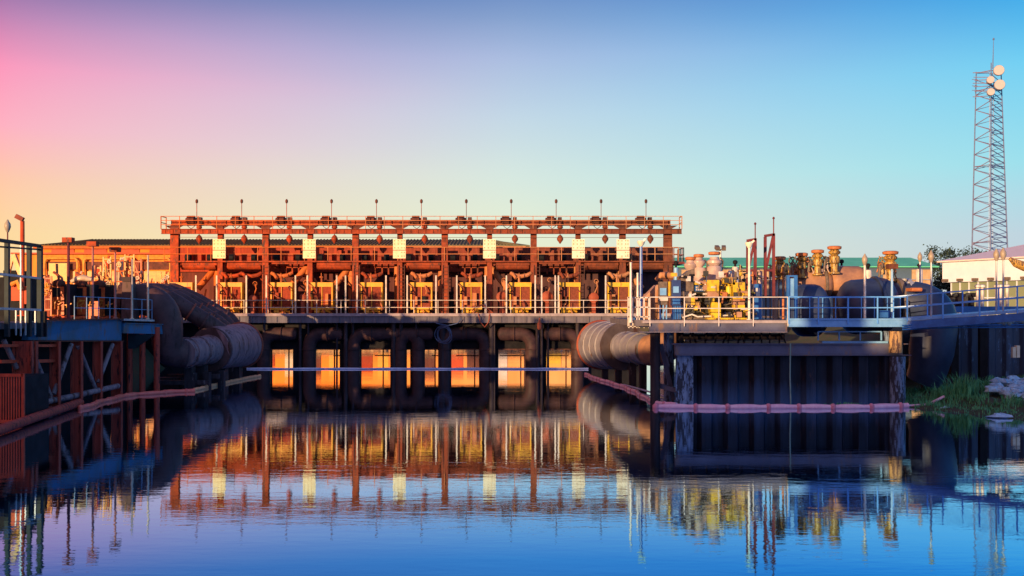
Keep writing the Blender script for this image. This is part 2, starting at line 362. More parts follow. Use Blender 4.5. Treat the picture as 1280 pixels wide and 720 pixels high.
# ================================================================== BACKGROUND
# amber warehouse across the basin
D = 175
wx0, wx1 = X(46,D), X(655,D)
th = thing('warehouse', 'long amber warehouse with ribbed green-grey metal roof behind the pump station', 'warehouse', ((wx0+wx1)/2, D+8, 0))
a = MB(); a.box(wx0, wx1, D, D+22, 1.2, Z(308,D)-.02); a.build('wall', 'whouse', th)
a = MB(); e = Z(308.5,D); rz = 4.6+(HZ-299.5)*(D+11)/FPX
a.add([(wx0-1,D-.6,e),(wx1+1,D-.6,e),(wx1-6,D+11,rz),(wx0+5,D+11,rz),(wx0-1,D+22.6,e),(wx1+1,D+22.6,e),(wx0-1,D-.6,e+.25),(wx1+1,D-.6,e+.25)], [(6,7,2,3),(0,1,7,6),(3,2,5,4),(0,6,3,4),(1,5,2,7),(0,4,5,1)])
for i in range(140):
    x = wx0+1+i*(wx1-wx0-2)/139; xt = min(max(x, wx0+5), wx1-6)
    a.bar((x,D-.55,e+.31),(xt,D+11,rz+.06),.16,.12)
a.build('roof', 'whroof', th)
a = MB(); a.box(wx0-.3, wx1+.3, D-.75, D-.62, e-.35, e+.05); a.build('gutter', 'tan', th)
MB().box(wx1+.05, X(775,D), D+1, D+14, 1.2, Z(318,D)).build('annex_wall', 'whouse', th)
for i in range(0, 15):
    x = wx0+2.5+i*5.5
    f = MB(); f.box(x, x+3.8, D-.12, D-.02, Z(317,D), Z(311.2,D)); w_ = f.build('window', 'redo', th)
a = MB(); a.box(wx0-3, X(780,D), D-1.5, D+.0, -.8, 2.6); a.box(-52, X(780,D), D-3.2, D-1.6, -.8, 1.1); a.build('quay_wall', 'quay', label='tan quay wall at the water below the amber warehouse', cat='wall')
th = bpy.data.objects['warehouse']; xq = -58
while xq < 16:
    wd_ = random.uniform(1.6,4.2); hh = random.uniform(2.2,5.0); MB().box(xq, xq+wd_, D-.1 if xq+wd_ < wx1 else D+.85, D-.02 if xq+wd_ < wx1 else D+.98, 2.65, 2.65+hh).build('bay_door', random.choice(('white','redo','rustd','tan','yel','grille')), th); xq += wd_+random.uniform(.5,2.6)
th = bpy.data.objects['quay_wall']
for k in range(26): x = -56+k*2.9+random.uniform(-.8,.8); MB().tube([(x,D-3.4,-1),(x,D-3.4,random.uniform(1.3,2.9))], .2, 8).build('fender_post', ('pile','white','rustd')[k%3], th)
# lower amber shed with door portals, left, behind the left pier
D = 105
th = thing('loading_shed', 'low orange loading shed with white framed bays behind the left pier', 'shed', (X(110,D), D, 3.2))
a = MB(); a.box(X(20,D), X(214,D), D, D+6, 3.0, Z(318,D)); a.build('wall', 'orw', th)
a = MB(); a.box(X(20,D)-.3, X(214,D)+.3, D-.5, D+6.4, Z(318,D)+.01, Z(316,D)); a.build('roof', 'redo', th)
for (p0, p1) in ((56,97),(105,168),(176,213)):
    f = MB(); pts = [P(p0,385,D-.3)]+[P(p0,330,D-.3), P(p0+.8,325,D-.3), P(p0+3,323,D-.3), P(p1-3,323,D-.3), P(p1-.8,325,D-.3), P(p1,330,D-.3), P(p1,385,D-.3)]
    f.tube(pts, .13, 8); fo = f.build('bay_frame', 'yo', th)
    b = MB(); b.pbox(p0+2, p1-2, 327, 337, D-.15, .1); b.build('lintel_panel', 'rustd', fo)
    b = MB(); b.pbox(p0+3, p1-3, 339, 352, D-.14, .1); b.build('door_panel', 'yo', fo)
    for k in range(3): q = p0+5+(p1-p0-10)*k/2.; MB().pbox(q-.5, q+.5, 352, 384, D-.2, .08).build('mullion', 'white', fo)
a = MB(); a.pbox(61,87,329,352,D-.45,.1); a.build('sign_panel', 'yel', th)
# green-roofed building right
D = 120
th = thing('green_roof_building', 'low slate blue building with sea green roof behind the right platform', 'building', (X(1005,D), D, 3.2))
gx0, gx1 = X(842,D), X(1166,D)
a = MB(); a.box(gx0, gx1, D, D+16, 3.0, Z(334,D)); a.build('wall', 'bwall', th)
a = MB(); a.prism([(0,0)]*0 or [(gx0-.5,Z(334.5,D)+.01),(gx1+.5,Z(334.5,D)+.01),(gx1+.5,Z(333,D)),(gx0-.5,Z(333,D))], D-.6, D+17)
e = Z(333,D); rz = 4.6+(HZ-322)*(D+8)/FPX
a.add([(gx0-.5,D-.6,e+.01),(gx1+.5,D-.6,e+.01),(gx1+.5,D+8,rz),(gx0-.5,D+8,rz),(gx0-.5,D+17,e+.01),(gx1+.5,D+17,e+.01)], [(0,1,2,3),(3,2,5,4),(0,3,4),(1,5,2)])
a.build('roof', 'groof', th)
for q in (852, 870, 903, 922, 950, 1010, 1060, 1104, 1140, 1152):
    f = MB(); f.pbox(q, q+11, 337, 369, D-.12, .1); f.build('wall_panel', 'bpanel', th)
a = MB(); a.box(gx0+.5, gx1-.5, D-.35, D-.22, Z(350,D), Z(349,D)); a.build('pipe_run', 'galv', th)
# white building with pink roof
A = Vector((X(1178,98), 98, 0)); B = Vector((X(1330,86), 86, 0)); dr = (B-A).normalized(); nr = Vector((-dr.y, dr.x, 0));  # nr points away
if nr.x < 0: nr = -nr
th = thing('white_building', 'white clad building with pink hipped roof and glazed ground floor', 'building', tuple((A+B)/2+Vector((0,0,3.2))))
Lw = (B-A).length; zt, zb = 8.95, 7.08
def wb(mb, s0, s1, d0, d1, z0, z1):
    c = [A+dr*s+nr*d for s, d in ((s0,d0),(s1,d0),(s1,d1),(s0,d1))]
    return mb.add([(*q.xy, z0) for q in c]+[(*q.xy, z1) for q in c], [(3,2,1,0),(4,5,6,7),(0,1,5,4),(1,2,6,5),(2,3,7,6),(3,0,4,7)])
a = wb(MB(), 0, Lw, 0, 14, zb, zt); a.build('wall', 'wht', th)
a = MB(); c = [A+dr*s+nr*d for s, d in ((-.3,-.4),(Lw+.3,-.4),(Lw+.3,14.4),(-.3,14.4),(4.0,7),(Lw,7))]
a.add([(*q.xy, zt+.02) for q in c[:4]]+[(*q.xy, 10.75) for q in c[4:]]+[(*q.xy, zt+.14) for q in c[:4]], [(3,2,1,0),(6,7,5,4),(7,8,5),(8,9,4,5),(9,6,4),(0,1,7,6),(1,2,8,7),(2,3,9,8),(3,0,6,9)])
a.build('roof', 'pinkroof', th)
a = wb(MB(), .6, Lw, .5, 13, 3.0, zb-.01); gla = a.build('glazing', 'glass', th)
a = MB()
for i in range(13): wb(a, .6+i*1.05, .68+i*1.05, .4, .52, 3.0, zb-.02)
wb(a, .6, Lw, .38, .5, 5.55, 5.63); a.build('window_frame', 'wht', gla)
for i in range(6):
    f = MB(); wb(f, .3+i*1.75, .75+i*1.75, -.4, -.02, zb+.05, zb+.3); f.build('wall_lamp', 'eng', th)
a = MB(); wb(a, 9.6, 9.75, -.12, -.02, zb, zt); a.build('downpipe', 'redo', th)
# tree behind the white building
def tree(c, h, s, label):
    th = thing('bushy_tree', label, 'tree', tuple(c))
    a = MB(); a.tube([c, c+Vector((.1,0,h*.5)), c+Vector((.2,0,h*.8))], [.3,.2,.06], 8)
    for i in range(6):
        an = i*1.1; a.tube([c+Vector((0,0,h*.5)), c+Vector((math.cos(an)*s*.6, math.sin(an)*s*.6, h*(.7+.04*i)))], [.1,.03], 6)
    a.build('trunk', 'bark', th)
    a = MB()
    cl = [(random.gauss(0,.5)*s, random.gauss(0,.5)*s, h*random.uniform(.55,1.0)) for _ in range(40)]
    for x, y, z in cl:
        for _ in range(110):
            q = c+Vector((x+random.gauss(0,.45), y+random.gauss(0,.45), z+random.gauss(0,.35)))
            d = Vector((random.uniform(-1,1),random.uniform(-1,1),random.uniform(-1,1))).normalized()*.17; e_ = d.orthogonal().normalized()*.12
            a.add([q-d,q-e_,q+d,q+e_], [(0,1,2,3)])
    a.build('crown', 'tree', th)
tree(Vector((X(1196,140),140,3.2)), 9.3, 2.6, 'dark bushy tree showing over the roof of the white building')
tree(Vector((X(1186,146),146,3.2)), 7.8, 2.2, 'lower dark tree left of the bushy tree by the white building')
# lattice tower
D = 170
tb = [P(1213,0,D).xy, P(1238,0,D-3.5).xy, P(1262.5,0,D).xy]; tt = [P(1220.5,0,D).xy, P(1239,0,D-2).xy, P(1251,0,D).xy]
z0, z1 = 3.0, Z(82,D)
th = thing('lattice_tower', 'tall three-legged lattice radio tower with round dishes behind white building', 'tower', (X(1238,D), D, z0))
def lg(i, t_): a_ = Vector(tb[i]).lerp(Vector(tt[i]), t_); return Vector((*a_, z0+(z1-z0)*t_))
for i in range(3):
    a = MB()
    top = .975 if i == 0 else 1
    a.tube([lg(i,0), lg(i,top)], [.12,.08], 6); a.build('leg', 'tower', th)
for (i, j, nm, ns) in ((0,1,'towr',17),(1,2,'tower',22),(0,2,'tower',17)):
    a = MB()
    for k in range(ns):
        t0, t1, tm = k/ns, (k+1)/ns, (k+.5)/ns
        if t1 > .985: continue
        a.bar(lg(i,t0), lg(j,tm), .09); a.bar(lg(j,tm), lg(i,t1), .09)
        if (i,j) == (1,2): a.bar(lg(i,tm), lg(j,t0), .1); a.bar(lg(j,t0+.0), lg(i,t0), .08)
    for k in (0,.3,.6,.9,.97): a.bar(lg(i,k), lg(j,k), .1)
    a.build('bracing', nm, th)
a = MB()      # climbing ladder and feeder cables up the front leg
for o_ in (-.55,.05): a.bar(lg(1,0)+Vector((o_+.6,.7,0)), lg(1,.97)+Vector((o_+.6,.6,0)), .09)
for k in range(70): q = lg(1,k/72); a.bar(q+Vector((.05,.65,0)), q+Vector((.65,.65,0)), .06)
a.build('ladder', 'bluer', th)
a = MB(); q = P(1241,86,D); a.tube([q, P(1242,47,D)], [.09,.03], 6); a.lathe(P(1242,50,D), [(.12,0),(.18,.15),(.1,.3)], 8); a.build('whip_antenna', 'tower', th)
for (px, py, r) in ((1248.5,88,6.4),(1238,100,4.6),(1249.5,106,6.4),(1238.5,115,4.6)):
    q = P(px, py, D-3.5); r = r*D/FPX; ax = Vector((-.25,-1,0)).normalized()
    f = MB(); f.tube([q+ax*-.9, q+ax*-.7, q+ax*-.35, q+ax*.1, q+ax*.25], [.2*r,.6*r,.96*r,r,.93*r], 24)
    do = f.build('dish', 'dish', th); b = MB(); b.bar(q-ax*.9, q-ax*1.9+Vector((-.2,0,0)), .16); b.build('dish_mount', 'tower', do)
for k, py in enumerate((91,96.5,100.5,104,108.5,114,121)):
    f = MB(); f.bar(P(1216+(k%3),py,D-1), P(1236,py-1+k%2,D-2.5), .1)
    if k in (2,4,5): f.bar(P(1215,py-1.2,D-1), P(1222,py-1.2,D-1), .07)
    f.build('antenna_arm', 'towr', th)

# ================================================================== PUMP STATION
DK = 4.17
th = thing('station_deck', 'long steel deck of the pump station standing on piles across the canal', 'deck', (-8, 86, 0))
a = MB(); a.box(-34, 14.5, 80.3, 94, 3.62, DK); a.build('deck_slab', 'deck', th)
a = MB(); a.box(-34, 12.2, 80.0, 80.28, 3.52, 4.03)
for i in range(48): x = -33.5+i*.96; a.box(x, x+.06, 79.93, 79.998, 3.56, 4.0)
a.build('edge_beam', 'deck', th)
a = MB(); a.box(-34, 12.2, 79.9, 80.29, 4.035, 4.25); a.build('kerb', 'decklip', th)
a = MB(); rail(a, [(-30,80.15,4.26),(X(790,80.15),80.15,4.26)], h=1.0, step=1.85, r=.02, mids=(.45,)); a.build('handrail', 'white', th)
for k, (px, w_) in enumerate(((330,.2),(375,.22),(385,.16),(421,.14),(432,.3),(441,.2),(492,.34),(501,.3),(520,.16),(553,.45),(560,.25),(614,.38),(618,.14),(672,.3),(677,.2),(685,.18),(722,.35),(296,.3))):
    f = MB(); f.tube([(X(px,80.5),80.55,-1.2),(X(px,80.5),80.55,3.51)], w_*.55, 10); f.build('pile', 'pile', th)
a = MB()      # hanging baffle wall with openings above the water
ops = [(339,366),(394,424.5),(451,487.7),(508,514),(530,548),(563,604.6),(623,662),(683,718)]
DB = 81.6
prev = X(150,DB); zt_ = Z(436.5,DB)
a.box(X(150,DB), X(800,DB), DB, DB+.5, zt_, 3.6)
for p0, p1 in ops+[(800,800)]:
    a.box(prev, X(p0,DB), DB+.02, DB+.45, -1.3, zt_-.002); prev = X(p1,DB)
a.build('baffle_wall', 'black', th)
a = MB()
for p0, p1 in ops:
    a.bar((X(p0,DB),DB-.1,zt_),(X(p1,DB),DB-.1,zt_),.08); a.bar((X(p0+(p1-p0)*.72,DB),DB+.8,-1),(X(p0+(p1-p0)*.72,DB),DB+.8,2),.1)
    a.bar((X(p0,DB),90,.55),(X(p1,DB),90,.55),.08)
a.build('cross_member', 'rustd', th)
# elbow pipes under the deck
DE = 80.9
el = None
for k, (px, s) in enumerate(((330,-1),(387,-1),(442,-1),(500,-1),(523,1),(556,-1),(607,1),(665,1),(722,1))):
    r = .52; x0 = X(px,DE); c = Vector((x0 - s*.9, DE-.05, 1.75))
    pts = [c+Vector((s*.9,0,-2.6))]+arc(c, .9, 0 if s > 0 else 180, 90, 8)+[c+Vector((-s*1.35,0,.9)), c+Vector((-s*1.5,.9,.9))]
    f = MB(); f.tube(pts, r, 16); f.torus(c+Vector((-s*.5,0,.9)), (1,0,0), r+.02, .05, 20, 6); f.torus(c+Vector((s*.9,0,-.3)), (0,0,1), r+.02, .05, 20, 6)
    f.build('elbow_pipe', 'elbow', label='%s dark brown elbow pipe from left bending down into the water under the deck' % ORD[k], cat='pipe', group='elbow pipes under the station deck')
a = MB(); 
for k in range(5): a.torus(P(553+k*.8,417+k*.6,79.75-k*.03), (.25+.10*k,1,.16*(k-2)), .62+.09*math.sin(k*2.3), .022, 26, 6)
a.tube([P(545,404,79.7),P(560,407,79.7),P(572,404,79.7),P(577,398,79.75)], .035, 6)
a.build('hose_coil', 'hose', label='coiled blue hose hanging off the deck edge above the water', cat='hose')
a = MB()
pts = [P(598,392,79.8),P(600,402,79.75),P(606,409,79.7),P(611,402,79.75),P(612,392,79.85)]; a.tube(pts, .04, 6)
a.tube([P(590,388,80.6),P(596,383,80.5),P(604,381,80.5),P(610,386,80.5),P(616,391,80.4)], .05, 6)
a.build('hose_loop', 'redrim', label='thin red hose looped over the deck kerb', cat='hose')
a = MB(); a.lathe(P(674.5,412,79.7), [(.12,0),(.17,.1),(.17,.45),(.08,.6),(.05,.9)], 10); a.build('float_marker', 'redrim', label='small red float hanging at a pile under the deck', cat='float')

# rear wall + upper walkway
th = thing('machinery_hall', 'brown steel casing wall running behind the pump engines', 'wall', (-8, 89, DK))
a = MB(); a.box(X(222,88), X(840,88), 88, 90, DK+.01, Z(340,88)); a.build('wall', 'recess', th)
a = MB(); a.box(X(222,88)-.05, X(840,88)+.05, 87.7, 90, Z(340,88)+.005, Z(309,88)); a.build('casing_band', 'wall', th)
a = MB()
for i in range(60):
    px = 228+i*10.2; a.box(X(px,87.5), X(px+random.uniform(3,7),87.5), 87.2, 87.68, Z(326,87.5), Z(random.choice((313,317,319,321)),87.5))
a.split('casing_rib', 'wall', th)
a = MB()
for i in range(22):
    px = 232+i*27.6; a.tube([P(px,322,87.0),P(px+6,322,87.0)], .3, 12); 
a.split('bearing_cap', 'black', th)
th = thing('upper_walkway', 'rust red upper walkway with rail and rounded casings in front of the brown wall', 'walkway', (-8, 84, Z(327,83.4)))
a = MB(); a.box(X(205,82.8), X(848,82.8), 82.8, 86, Z(327.6,82.8), Z(326,82.8)); a.build('floor', 'rust', th)
a = MB(); rail(a, [(X(205,82.8),82.85,Z(326,82.8)+.01),(X(848,82.8),82.85,Z(326,82.8)+.01)], h=1.07, step=1.87, r=.025); a.build('handrail', 'tan', th)
cols = [219,276,332.5,388,444.7,500,556,612,667,722.5,778,834.6]
for i in range(11):
    p0, p1 = cols[i]+7, cols[i+1]-4
    f = MB()
    if i in (2,4,8,6,3) and i % 2 == 0:
        f.pbox(p0, p1, 328, 330, 83.0, .5); f.bar(P(p0,334,84.6),P(p1,334,84.6),.12); 
        for q in range(4): f.bar(P(p0+10+q*8,330,84.6),P(p0+10+q*8,343,84.6),.12)
    else:
        f.tube([P(p0,332,83.6),P(p0+2,332.4,83.6),P(p1-2,332.4,83.6),P(p1,332,83.6)], [.12,.31,.31,.12], 14)
        f.pbox(p0+1,p1-1,328,331.5,83.2,.5)
    f.build('casing', 'rust', th)
a = MB(); rail(a, [(X(840,84),83,Z(327,83)),(X(852,84),83,Z(327,83)),(X(852,84),86,Z(327,83))], h=1.1, step=.8, r=.03); a.box(X(838,84),X(853,84),82.9,86,Z(330,83),Z(327.2,83)); a.build('end_platform', 'redf', th)
# gantry
DG = 83.2
th = thing('hoist_gantry', 'long rust red overhead gantry on steel columns above the pump engines', 'gantry', (-8, DG, DK))
for i, px in enumerate(cols):
    x = X(px, DG); w_ = .33 if i in (0,11) else (.25 if i % 2 == 0 else .2)
    f = MB(); f.box(x-.05, x+.05, DG-.18, DG+.18, DK+.01, Z(283,DG)); f.box(x-w_, x+w_, DG-.24, DG-.182, DK+.01, Z(284,DG)); f.box(x-w_, x+w_, DG+.182, DG+.24, DK+.01, Z(284,DG))
    co = f.build('column', 'rust', th)
    b = MB(); b.prism([(x-.75,Z(282.3,DG)),(x+.75,Z(282.3,DG)),(x+.25,Z(286.5,DG)),(x-.25,Z(286.5,DG))], DG-.3, DG-.245); b.build('knee_plate', 'rustd', co)
x0, x1 = X(214,DG), X(838,DG)
a = MB(); a.box(x0,x1,DG-.16,DG+.16,Z(275.6,DG),Z(275,DG)); a.box(x0,x1,DG-.04,DG+.04,Z(282,DG),Z(275.7,DG)); a.box(x0,x1,DG-.16,DG+.16,Z(282.1,DG)-.0,Z(281.3,DG)); a.build('crane_beam', 'rust', th)
x0, x1 = X(202,82.5), X(852,82.5)
a = MB(); a.box(x0,x1,82.45,82.5,Z(292,82.5),Z(287,82.5)); a.box(x0,x1,82.3,82.6,Z(287,82.5)+.005,Z(286.2,82.5)); a.box(x0,x1,82.3,82.6,Z(292.5,82.5),Z(292,82.5)-.005)
for i in range(70): q = x0+.3+i*(x1-x0-.6)/69; a.box(q,q+.04,82.4,82.448,Z(291.9,82.5),Z(287.2,82.5))
a.build('walkway_beam', 'rust', th)
a = MB(); zz = Z(286.2,82.5)+.01; rail(a, [(x0,82.35,zz),(x1,82.35,zz)], h=Z(270.5,82.5)-zz, step=1.5, r=.022, mids=(.33,.66)); rail(a, [(x0,82.35,zz),(x0,83.6,zz)], h=Z(270.5,82.5)-zz, r=.03); rail(a, [(x1,82.35,zz),(x1,83.6,zz)], h=Z(270.5,82.5)-zz, r=.03)
a.build('handrail', 'tan', th)
a = MB(); a.bar(P(222,296.5,82.6),P(836,297,82.6),.03); a.build('trolley_wire', 'rustd', th)
# plates on alternate columns
pl = None
for k, px in enumerate((276,388,500,612,722.5,778)):
    x = X(px, 82.5); base = Vector((x, 82.05, Z(323,82.05)))
    lab = 'cream bolted control plate on the gantry column, %s from left of six' % ORD[k]
    if pl is None:
        pl = thing('control_plate', lab, 'plate', tuple(base), 'cream plates on the gantry columns')
        a = MB(); h = Z(299,82.05)-Z(323,82.05); a.box(x-.5, x+.5, 82.02, 82.1, base.z, base.z+h*.41); a.box(x-.5, x+.5, 82.02, 82.1, base.z+h*.44, base.z+h); po = a.build('panel', 'plate', pl)
        b = MB()
        for bx in (-.4,-.1,.2,.4):
            for bz in (.12,.32,.55,.75,.92): 
                if random.random() < .75: b.lathe((x+bx*.95, 82.0, base.z+h*bz), [(.035,-.03),(.035,.03)], 6)
        b.build('bolt', 'tan', po)
        b = MB(); b.box(x-.12,x+.12,82.11,83.0,base.z+.3,base.z+.4); b.box(x-.12,x+.12,82.11,83.0,base.z+h-.3,base.z+h-.2); b.build('bracket', 'rustd', pl)
    else: dup(pl, base, lab)
# hoists and whip lamps, one per bay
ho = wh = None
for i in range(11):
    px = 239+i*56.15; x = X(px, DG); base = Vector((x, DG-.35, Z(305,DG)))
    lab = 'chain hoist with hanging hook block on the gantry beam, %s bay from left' % ORD[i]
    if ho is None:
        ho = thing('chain_hoist', lab, 'hoist', tuple(base), 'chain hoists on the gantry')
        a = MB(); c = P(px, 275.5, DG-.0); a.tube([c+Vector((-.42,0,0)),c+Vector((-.3,0,0)),c+Vector((-.28,0,0)),c+Vector((.28,0,0)),c+Vector((.3,0,0)),c+Vector((.42,0,0))],[.2,.22,.38,.38,.22,.2],14); a.build('drum', 'rustd', ho)
        a = MB(); a.pbox(px+7.5,px+12.5,271.5,276,DG-.3,.4); a.build('motor', 'rustd', ho)
        a = MB(); a.bar(P(px+10,276,DG-.35),P(px+10,304,DG-.35),.05); 
        a.tube([P(px-6,276,DG-.36),P(px-4,283,DG-.36),P(px,286,DG-.36),P(px+4,283,DG-.36),P(px+6,276,DG-.36)], .03, 6); a.build('chain', 'rustd', ho)
        a = MB(); q = P(px+10,303,DG-.35); a.lathe(q, [(.05,-.1),(.1,0),(.24,.18),(.26,.32),(.16,.52),(.05,.6)], 12); a.build('hook_block', 'rust', ho); a = MB(); q = P(px+10,285,DG-.35); a.lathe(q, [(.08,-.1),(.24,0),(.2,.2),(.05,.5)], 10); a.build('pulley', 'rust', ho)
    else: dup(ho, base, lab)
    base = P(246+i*56.15, 276, DG+.2); lab = 'thin whip lamp post on top of the gantry, %s from left' % ORD[i]
    if wh is None:
        wh = thing('whip_lamp', lab, 'lamp post', tuple(base), 'whip lamps along the gantry')
        a = MB(); a.tube([base, base+Vector((0,0,1.45))], .028, 6); a.build('pole', 'rust', wh)
        a = MB(); a.lathe(base+Vector((0,0,1.4)), [(.05,0),(.11,.08),(.11,.25),(.04,.34)], 8); a.build('lamp_head', 'rustd', wh)
    else: dup(wh, base, lab)
# engine cabinets
cb = None
for k, px in enumerate((228,290,352.5,403,465,527,589,650.5,711.5,773)):
    base = Vector((X(px,82), 82, DK+.005)); lab = 'yellow framed engine radiator with rusty grilles, %s from left on the deck' % ORD[k]
    if cb is None:
        cb = thing('engine_radiator', lab, 'radiator', tuple(base), 'yellow framed radiators along the deck'); bx, by, bz = base
        f = MB(); f.box(bx-.85,bx+.85,81.75,82.5,bz+.35,bz+.5); f.box(bx-.85,bx-.75,81.75,82.5,bz+.5,bz+2.15); f.box(bx+.75,bx+.85,81.75,82.5,bz+.5,bz+2.15); f.build('frame', 'yel', cb)
        f = MB(); f.box(bx-.87,bx+.87,81.7,82.52,bz+2.155,bz+2.5); f.build('header_tank', 'yel', cb)
        f = MB(); f.box(bx-.025,bx+.025,81.77,81.9,bz+.51,bz+2.15); f.build('centre_bar', 'yel', cb)
        for s in (-1,1):
            f = MB(); f.box(bx+s*.04,bx+s*.74,81.86,82.3,bz+.51,bz+2.14)
            for j in range(14): f.box(bx+s*.05,bx+s*.73,81.83,81.858,bz+.56+j*.112,bz+.60+j*.112)
            f.build('grille', 'grille', cb)
        f = MB(); f.box(bx-.6,bx-.2,81.8,82.3,bz+.12,bz+.34); f.tube([(bx-.1,82,bz+.2),(bx+.3,81.9,bz+.28),(bx+.6,82,bz+.2)],.09,8); f.box(bx-.85,bx+.85,81.85,82.4,bz,bz+.08); f.build('skid', 'yel', cb)
        f = MB(); f.lathe((bx-.1,82.1,bz+2.505), [(.09,0),(.09,.35),(.16,.38),(.16,.46),(.04,.5),(.03,.75)], 8); f.build('filler_neck', 'tan', cb)
        last = cb
    else: last = dup(cb, base, lab)
    ORG[last] = Vector(base); bx, by, bz = base
    for j in range(random.randint(1,3)):
        f = MB(); p_ = Vector((bx+random.uniform(-.9,.9), 81.6, bz+random.uniform(.2,2.3))); q_ = p_+Vector((random.uniform(-.5,.5),-.1,random.uniform(-.7,.5)))
        f.tube([p_, p_.lerp(q_,.5)+Vector((.1,-.1,-.12)), q_, q_+Vector((.1,.3,.1))], random.uniform(.03,.06), 6); f.build('hose', random.choice(('black','redrim','tan','rustd')), last)
    if k % 3 != 1:
        f = MB(); q_ = bx+random.choice((-.55,.1,.3)); f.box(q_, q_+random.uniform(.2,.4), 81.55, 81.69, bz+random.uniform(.6,1.2), bz+random.uniform(1.35,1.7)); f.build('side_box', random.choice(('tan','black','rust')), last)
for k in range(16):
    px = 252+k*35+random.uniform(-6,6); c = P(px, 0, 83.6+random.random()); c.z = DK+.01; hh = random.uniform(.7,1.9)
    th = thing('auxiliary_pump', '%s auxiliary pump among the radiators, %s of sixteen from left' % (('rusty','dark','tan','maroon')[k%4], ORD[k]), 'pump', tuple(c), 'auxiliary pumps on the station deck')
    f = MB(); f.box(c.x-.3,c.x+.3,c.y-.2,c.y+.3,c.z,c.z+.12); f.lathe(c+Vector((0,0,.125)), [(.2,0),(.26,.1),(.26,hh*.5),(.16,hh*.6),(.16,hh*.85),(.24,hh*.88),(.24,hh)], 12); f.build('casing', ('rust','black','tan','redf')[k%4], th)
    f = MB(); f.tube([c+Vector((.2,0,hh*.4)),c+Vector((.55,-.1,hh*.45)),c+Vector((.6,0,hh+.6)),c+Vector((.2+random.uniform(-.5,.5),.2,hh+1.3))], .07, 8); f.build('riser', ('tan','rustd','rust','engd')[k%4], th)
# white posts
wp = None
for k, px in enumerate((245,271,308,333,369.4,384.3,421,432,446.5,482.5,509,545,571,606.5,633,669,677,694,698,757)):
    base = Vector((X(px,80.9), 80.9, DK+.005)); lab = 'slim white guide post by the engine radiators, %s from left' % ORD[k]
    if wp is None:
        wp = thing('white_post', lab, 'post', tuple(base), 'white guide posts along the deck'); bx, by, bz = base
        f = MB(); f.box(bx-.055,bx+.055,by-.055,by+.055,bz+.03,bz+3.02); f.build('shaft', 'white', wp)
        f = MB(); f.box(bx-.13,bx+.13,by-.13,by+.13,bz,bz+.028); f.build('foot_plate', 'deck', wp)
    else: dup(wp, base, lab)
# tan discharge columns, struts, ladders
for k, (px, s, w_) in enumerate(((273,-1,.37),(386,-1,.33),(440,-1,.3),(497,0,.28),(552,0,.28),(611,1,.36),(722,0,.3),(778,1,.38))):
    f = MB(); q = P(px,327,84.6); f.tube([(q.x,84.6,DK+.01),(q.x,84.6,Z(327.8,84.6))], w_, 16)
    if s: f.tube([(q.x+s*.1,84.5,Z(333,84.5)), (q.x+s*1.55,84.2,Z(361,84.2))], .26, 12); f.lathe((q.x+s*1.6,84.2,DK+.6), [(.34,0),(.34,.9),(.42,.92),(.42,1.02)], 12)
    f.torus((q.x,84.6,Z(345,84.6)), (0,0,1), w_+.02, .05, 18, 6)
    f.build('discharge_column', 'tan', label='tan vertical pump column%s behind the radiators, %s from left' % (' with slanting branch pipe' if s else '', ORD[k]), cat='pipe', group='tan pump columns')
ld = None
for k, px in enumerate((332.5,446,502,557,671,727,838)):
    base = Vector((X(px,82.9), 82.9, DK+.01)); lab = 'rust red ladder against a gantry column, %s from left' % ORD[k]
    if ld is None:
        f = MB(); bx, by, bz = base; H = 3.9
        for s in (-.22,.22): f.box(bx+s-.03,bx+s+.03,by-.03,by+.03,bz,bz+H)
        for j in range(13): f.bar((bx-.22,by,bz+.25+j*.29),(bx+.22,by,bz+.25+j*.29),.04)
        ld = f.build('ladder', 'rustd', label=lab, cat='ladder', group='ladders on the gantry columns'); off = ld.location-base
    else: dup(ld, base+off, lab)
for k, (px, py, r) in enumerate(((627,371,.42),(684,371,.45),(742,372,.4),(316,374,.34),(379,372,.3))):
    c = P(px,py,82.9); f = MB(); f.tube([c+Vector((0,-.25,0)),c+Vector((0,-.12,0)),c+Vector((0,.3,0)),c+Vector((0,.5,0))],[r*.5,r,r,r*.6],18); f.box(c.x-.15,c.x+.15,82.7,83.2,DK+.01,c.z-r*.5)
    vo = f.build('valve_drum', 'redrim', label='red valve drum between radiators on the station deck, %s' % ('under the middle of the gantry','right of the middle','near the right end','near the left end','left of the third radiator')[k], cat='valve', group='red valve drums')
    b = MB(); b.tube([c+Vector((.1,0,r)),c+Vector((.3,-.1,r+.5)),c+Vector((.2,-.1,r+.9))], .05, 6); b.torus(c+Vector((.2,-.1,r+.9)), (0,1,0), .16, .03, 14, 6); b.build('handwheel', 'tan', vo)
for k in range(9):     # sagging canvas/duct over each radiator
    px = (314,352,465,527,590,651,711,773,290)[k]
    f = MB(); f.tube([P(px-13,341,83),P(px-8,344,82.9),P(px,345.5,82.9),P(px+8,344,82.9),P(px+13,341,83)], [.13,.16,.17,.16,.13], 8); f.tube([P(px-10,342,82.8),P(px-6,348,82.4)], .12, 8)
    f.build('exhaust_pipe', 'tan' if k%2 else 'rust', label='sagging exhaust pipe above a radiator at pump bay, %s from the usual row' % ORD[k] if False else 'sagging %s exhaust pipe over the radiators, number %s along the row' % ('tan' if k%2 else 'rust red', ('two','three','five','six','seven','eight','nine','ten','one')[k]), cat='pipe', group='exhaust pipes over the radiators')

